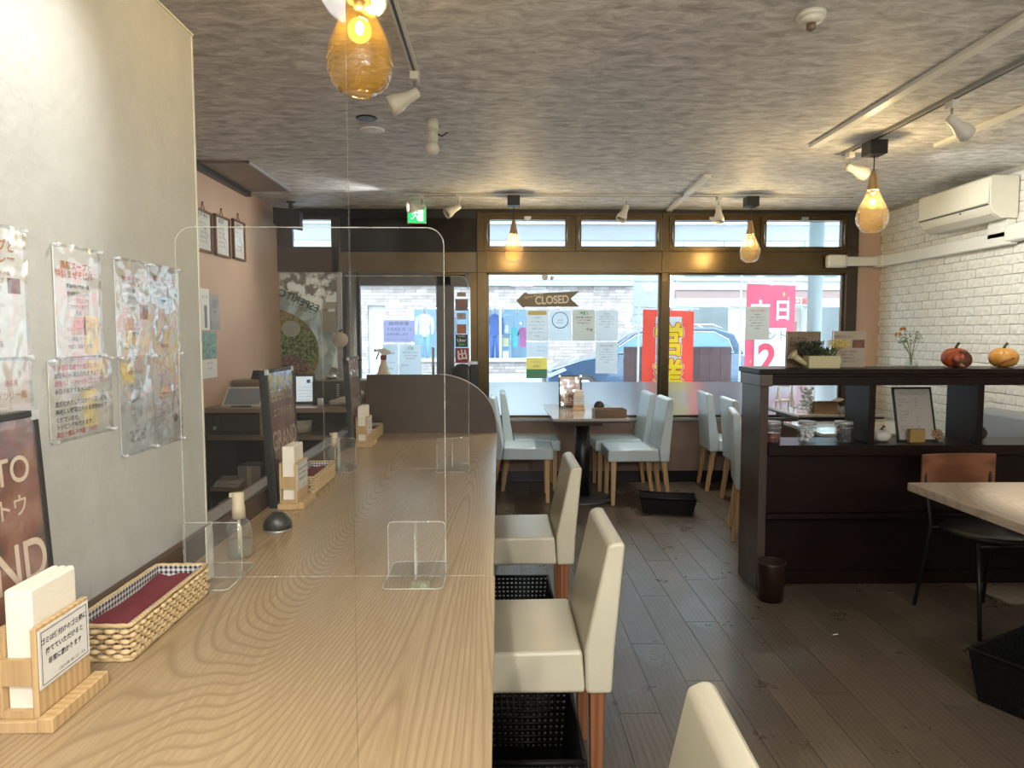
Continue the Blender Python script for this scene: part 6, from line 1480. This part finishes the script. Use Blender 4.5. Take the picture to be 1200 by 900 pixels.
# car
def car():
    t = thing('parked_car', 'dark blue estate car parked across the street, facing left', 'car', (3.25, 16.0, -.15))
    Mc = mat('car_blue', (.035, .075, .14), .18, metal=.3, coat=1.0); Mg = mat('car_glass', (.10, .20, .33), .06, coat=1); Mch = mat('car_chrome', (.7, .72, .75), .15, metal=1)
    body = [(-2.2, .28), (-2.24, .55), (-2.12, .78), (-1.5, .98), (-1.0, 1.06), (-.9, 1.08), (1.9, 1.10), (2.12, 1.02), (2.18, .62), (2.15, .30)]
    mb = MB(); mb.prism(body, -.85, .85); mb.build('body', Mc, t, .05, 3, clean=True)
    cab = [(-1.05, 1.05), (-.35, 1.55), (.1, 1.66), (1.4, 1.66), (1.85, 1.52), (2.05, 1.08)]
    vs = []; k = len(cab)
    for y, s_ in ((-.82, 0), (.82, 0)): vs += [(a, y * (1 - .16 * (c - 1.05) / .6), c) for a, c in cab]
    mb = MB(); mb.add(vs, [tuple(range(k)), tuple(range(2 * k - 1, k - 1, -1))] + [(i, k + i, k + (i + 1) % k, (i + 1) % k) for i in range(k)]); mb.build('cabin', Mc, t, .04, 3, clean=True)
    for q in ([(-.86, 1.12), (-.30, 1.49), (-.02, 1.54), (-.02, 1.12)], [(.04, 1.12), (.04, 1.55), (.80, 1.57), (.80, 1.12)], [(.86, 1.12), (.86, 1.57), (1.40, 1.56), (1.70, 1.40), (1.80, 1.12)]):
        mb = MB(); mb.add([(a, -.845 + .13 * (c - 1.05) / .6 * 1.0, c) for a, c in q], [tuple(range(len(q)))]); o = mb.build('side_window', Mg, t)
        mb = MB(); mb.tube([(a, -.85 + .13 * (c - 1.05) / .6, c) for a, c in q], .008, n=5, closed=True); mb.build('window_trim', Mch, o)
    mb = MB(); mb.add([(-1.02, -.70, 1.10), (-.40, -.62, 1.54), (-.40, .62, 1.54), (-1.02, .70, 1.10)], [(0, 3, 2, 1)]); mb.build('windshield', Mg, t)
    for s_ in (-1, 1): mb = MB(); mb.tube([(-.15, s_ * .62, 1.66), (0, s_ * .62, 1.72), (1.4, s_ * .62, 1.72), (1.6, s_ * .62, 1.64)], .018); mb.build('roof_rail', Mch, t)
    for x in (-1.42, 1.42):
        for s_ in (-1, 1):
            mb = MB(); mb.cyl((x, s_ * .72, .33), (x, s_ * .90, .33), .33, n=28); o = mb.build('wheel', M_blk, t); mb = MB(); mb.cyl((x, s_ * .885, .33), (x, s_ * .905, .33), .21, n=20); mb.build('hub_cap', Mch, o)
    mb = MB(); mb.prism([(-2.20, .66), (-1.86, .80), (-1.80, .74), (-2.18, .58)], -.865, -.70); mb.build('headlight', mat('headlight', (.30, .34, .38), .25), t, clean=True)
    mb = MB(); mb.ball((-.78, -.95, 1.10), .10, 10, sc=(1, .8, .7)); mb.build('mirror', Mc, t)
    mb = MB(); mb.prism([(-2.25, .34), (-2.25, .56), (-2.2, .58), (-2.2, .32)], -.5, .5); mb.build('grille', M_blk, t, clean=True)
    return t
car()
c2 = None
# banners
def banner(label, x, y, w, z0, z1, col, pole_x, ztop):
    t = thing('street_banner', label, 'banner', (x, y, -.05), 0, 'advertising banners on the pavement')
    nx, nz = 8, 16; vs = []
    for j in range(nz + 1):
        for i in range(nx + 1):
            u = i / nx; v = j / nz; vs.append((w * u, .018 * math.sin(5 * u + 4 * v) , z0 + (z1 - z0) * v - .02 * u * (v)))
    mb = MB(); mb.add(vs, [(j * 9 + i, j * 9 + i + 1, (j + 1) * 9 + i + 1, (j + 1) * 9 + i) for j in range(nz) for i in range(nx)], smooth=True); mb.build('cloth', col, t)
    mb = MB(); mb.cyl((pole_x, .0, 0), (pole_x, 0, ztop), .013, n=10); mb.build('pole', mat('pole_white', (.62, .66, .68), .4), t)
    mb = MB(); mb.cyl((pole_x - .05, 0, z1 + .03), (w + .05, 0, z1 + .005), .008, n=8); mb.build('cross_rod', mat('pole_white', (.62, .66, .68), .4), t)
    mb = MB(); [mb.box(q - .012, q + .012, -.006, .006, z1 - .02, z1 + .035) for q in (.03, w / 2, w - .03)]; mb.build('loop', mat('pole_white', (.62, .66, .68), .4), t)
    mb = MB(); mb.cyl((pole_x, 0, 0), (pole_x, 0, .12), .16, .13, n=20); mb.build('base', M_gry, t)
    return t
M_rd = transl('banner_red', (.80, .09, .06), .05, 5, .55); M_pkb = transl('banner_pink', (.80, .13, .20), .05, 5, .55)
M_wb = transl('banner_white', (.74, .80, .84), .03, 5, .6)
b1 = banner('red banner with yellow opening-hours characters, left of the two', 1.66, 8.2, .60, .10, 1.705, M_rd, -.045, 1.80)
def strip(nm, m, par, x0, x1, z0, z1, y=-.022): return bx(nm, m, par, x0, x1, y, y + .0015, z0, z1)
strip('white_panel', M_wb, b1, .15, .45, .14, 1.62)
# outlined characters, layered outwards: white, red, yellow
M_yb = transl('banner_yellow', (.95, .78, .05), .03, 5, .55)
for nm, m, off, yy in (('outline_white', M_wb, .030, -.026), ('outline_red', M_rd, .021, -.029), ('lettering', M_yb, .011, -.032)):
    mb = MB()
    for k in range(10):
        dx, dz = off * math.cos(R(36 * k)), off * math.sin(R(36 * k))
        for ch, z in (('営', 1.33), ('業', .91), ('中', .49)): text(mb, ch, .30 + dx, z + dz, .40, y=yy - .00005 * k, sx=.90)
    mb.build(nm, m, b1)
b2 = banner('pink banner with large white and pink characters, right of the two', 2.86, 8.2, .58, .10, 2.00, M_pkb, -.06, 2.10)
strip('white_panel', M_wb, b2, .10, .47, .10, 1.49)
mb = MB(); text(mb, '日', .42, 1.68, .25, y=-.026, bold=.03, sx=.82); text(mb, '本', .16, 1.68, .24, y=-.026, bold=.03); mb.build('lettering', M_wb, b2)
mb = MB(); text(mb, 'ポイント', .235, 1.395, .125, y=-.026, bold=.0, sx=1.0); mb.build('lettering', M_gry, b2)
mb = MB(); text(mb, '2', .25, 1.12, .46, y=-.026, bold=.03, sx=.95); text(mb, '倍', .28, .60, .30, y=-.026, bold=.03); mb.build('lettering', M_pkb, b2)
mb = MB()
for (x, z, s_) in ((.43, 1.88, .035), (.485, 1.83, .022), (.06, 1.1, .02)):
    mb.add([(x, -.026, z - s_), (x + s_ * .25, -.026, z), (x, -.026, z + s_), (x - s_ * .25, -.026, z)], [(0, 1, 2, 3)]); mb.add([(x - s_ * .7, -.0262, z), (x, -.0262, z - s_ * .2), (x + s_ * .7, -.0262, z), (x, -.0262, z + s_ * .2)], [(0, 1, 2, 3)])
mb.build('sparkles', transl('sparkle', (.95, .75, .3), .03), b2)
bpy.data.objects.remove(_fo)
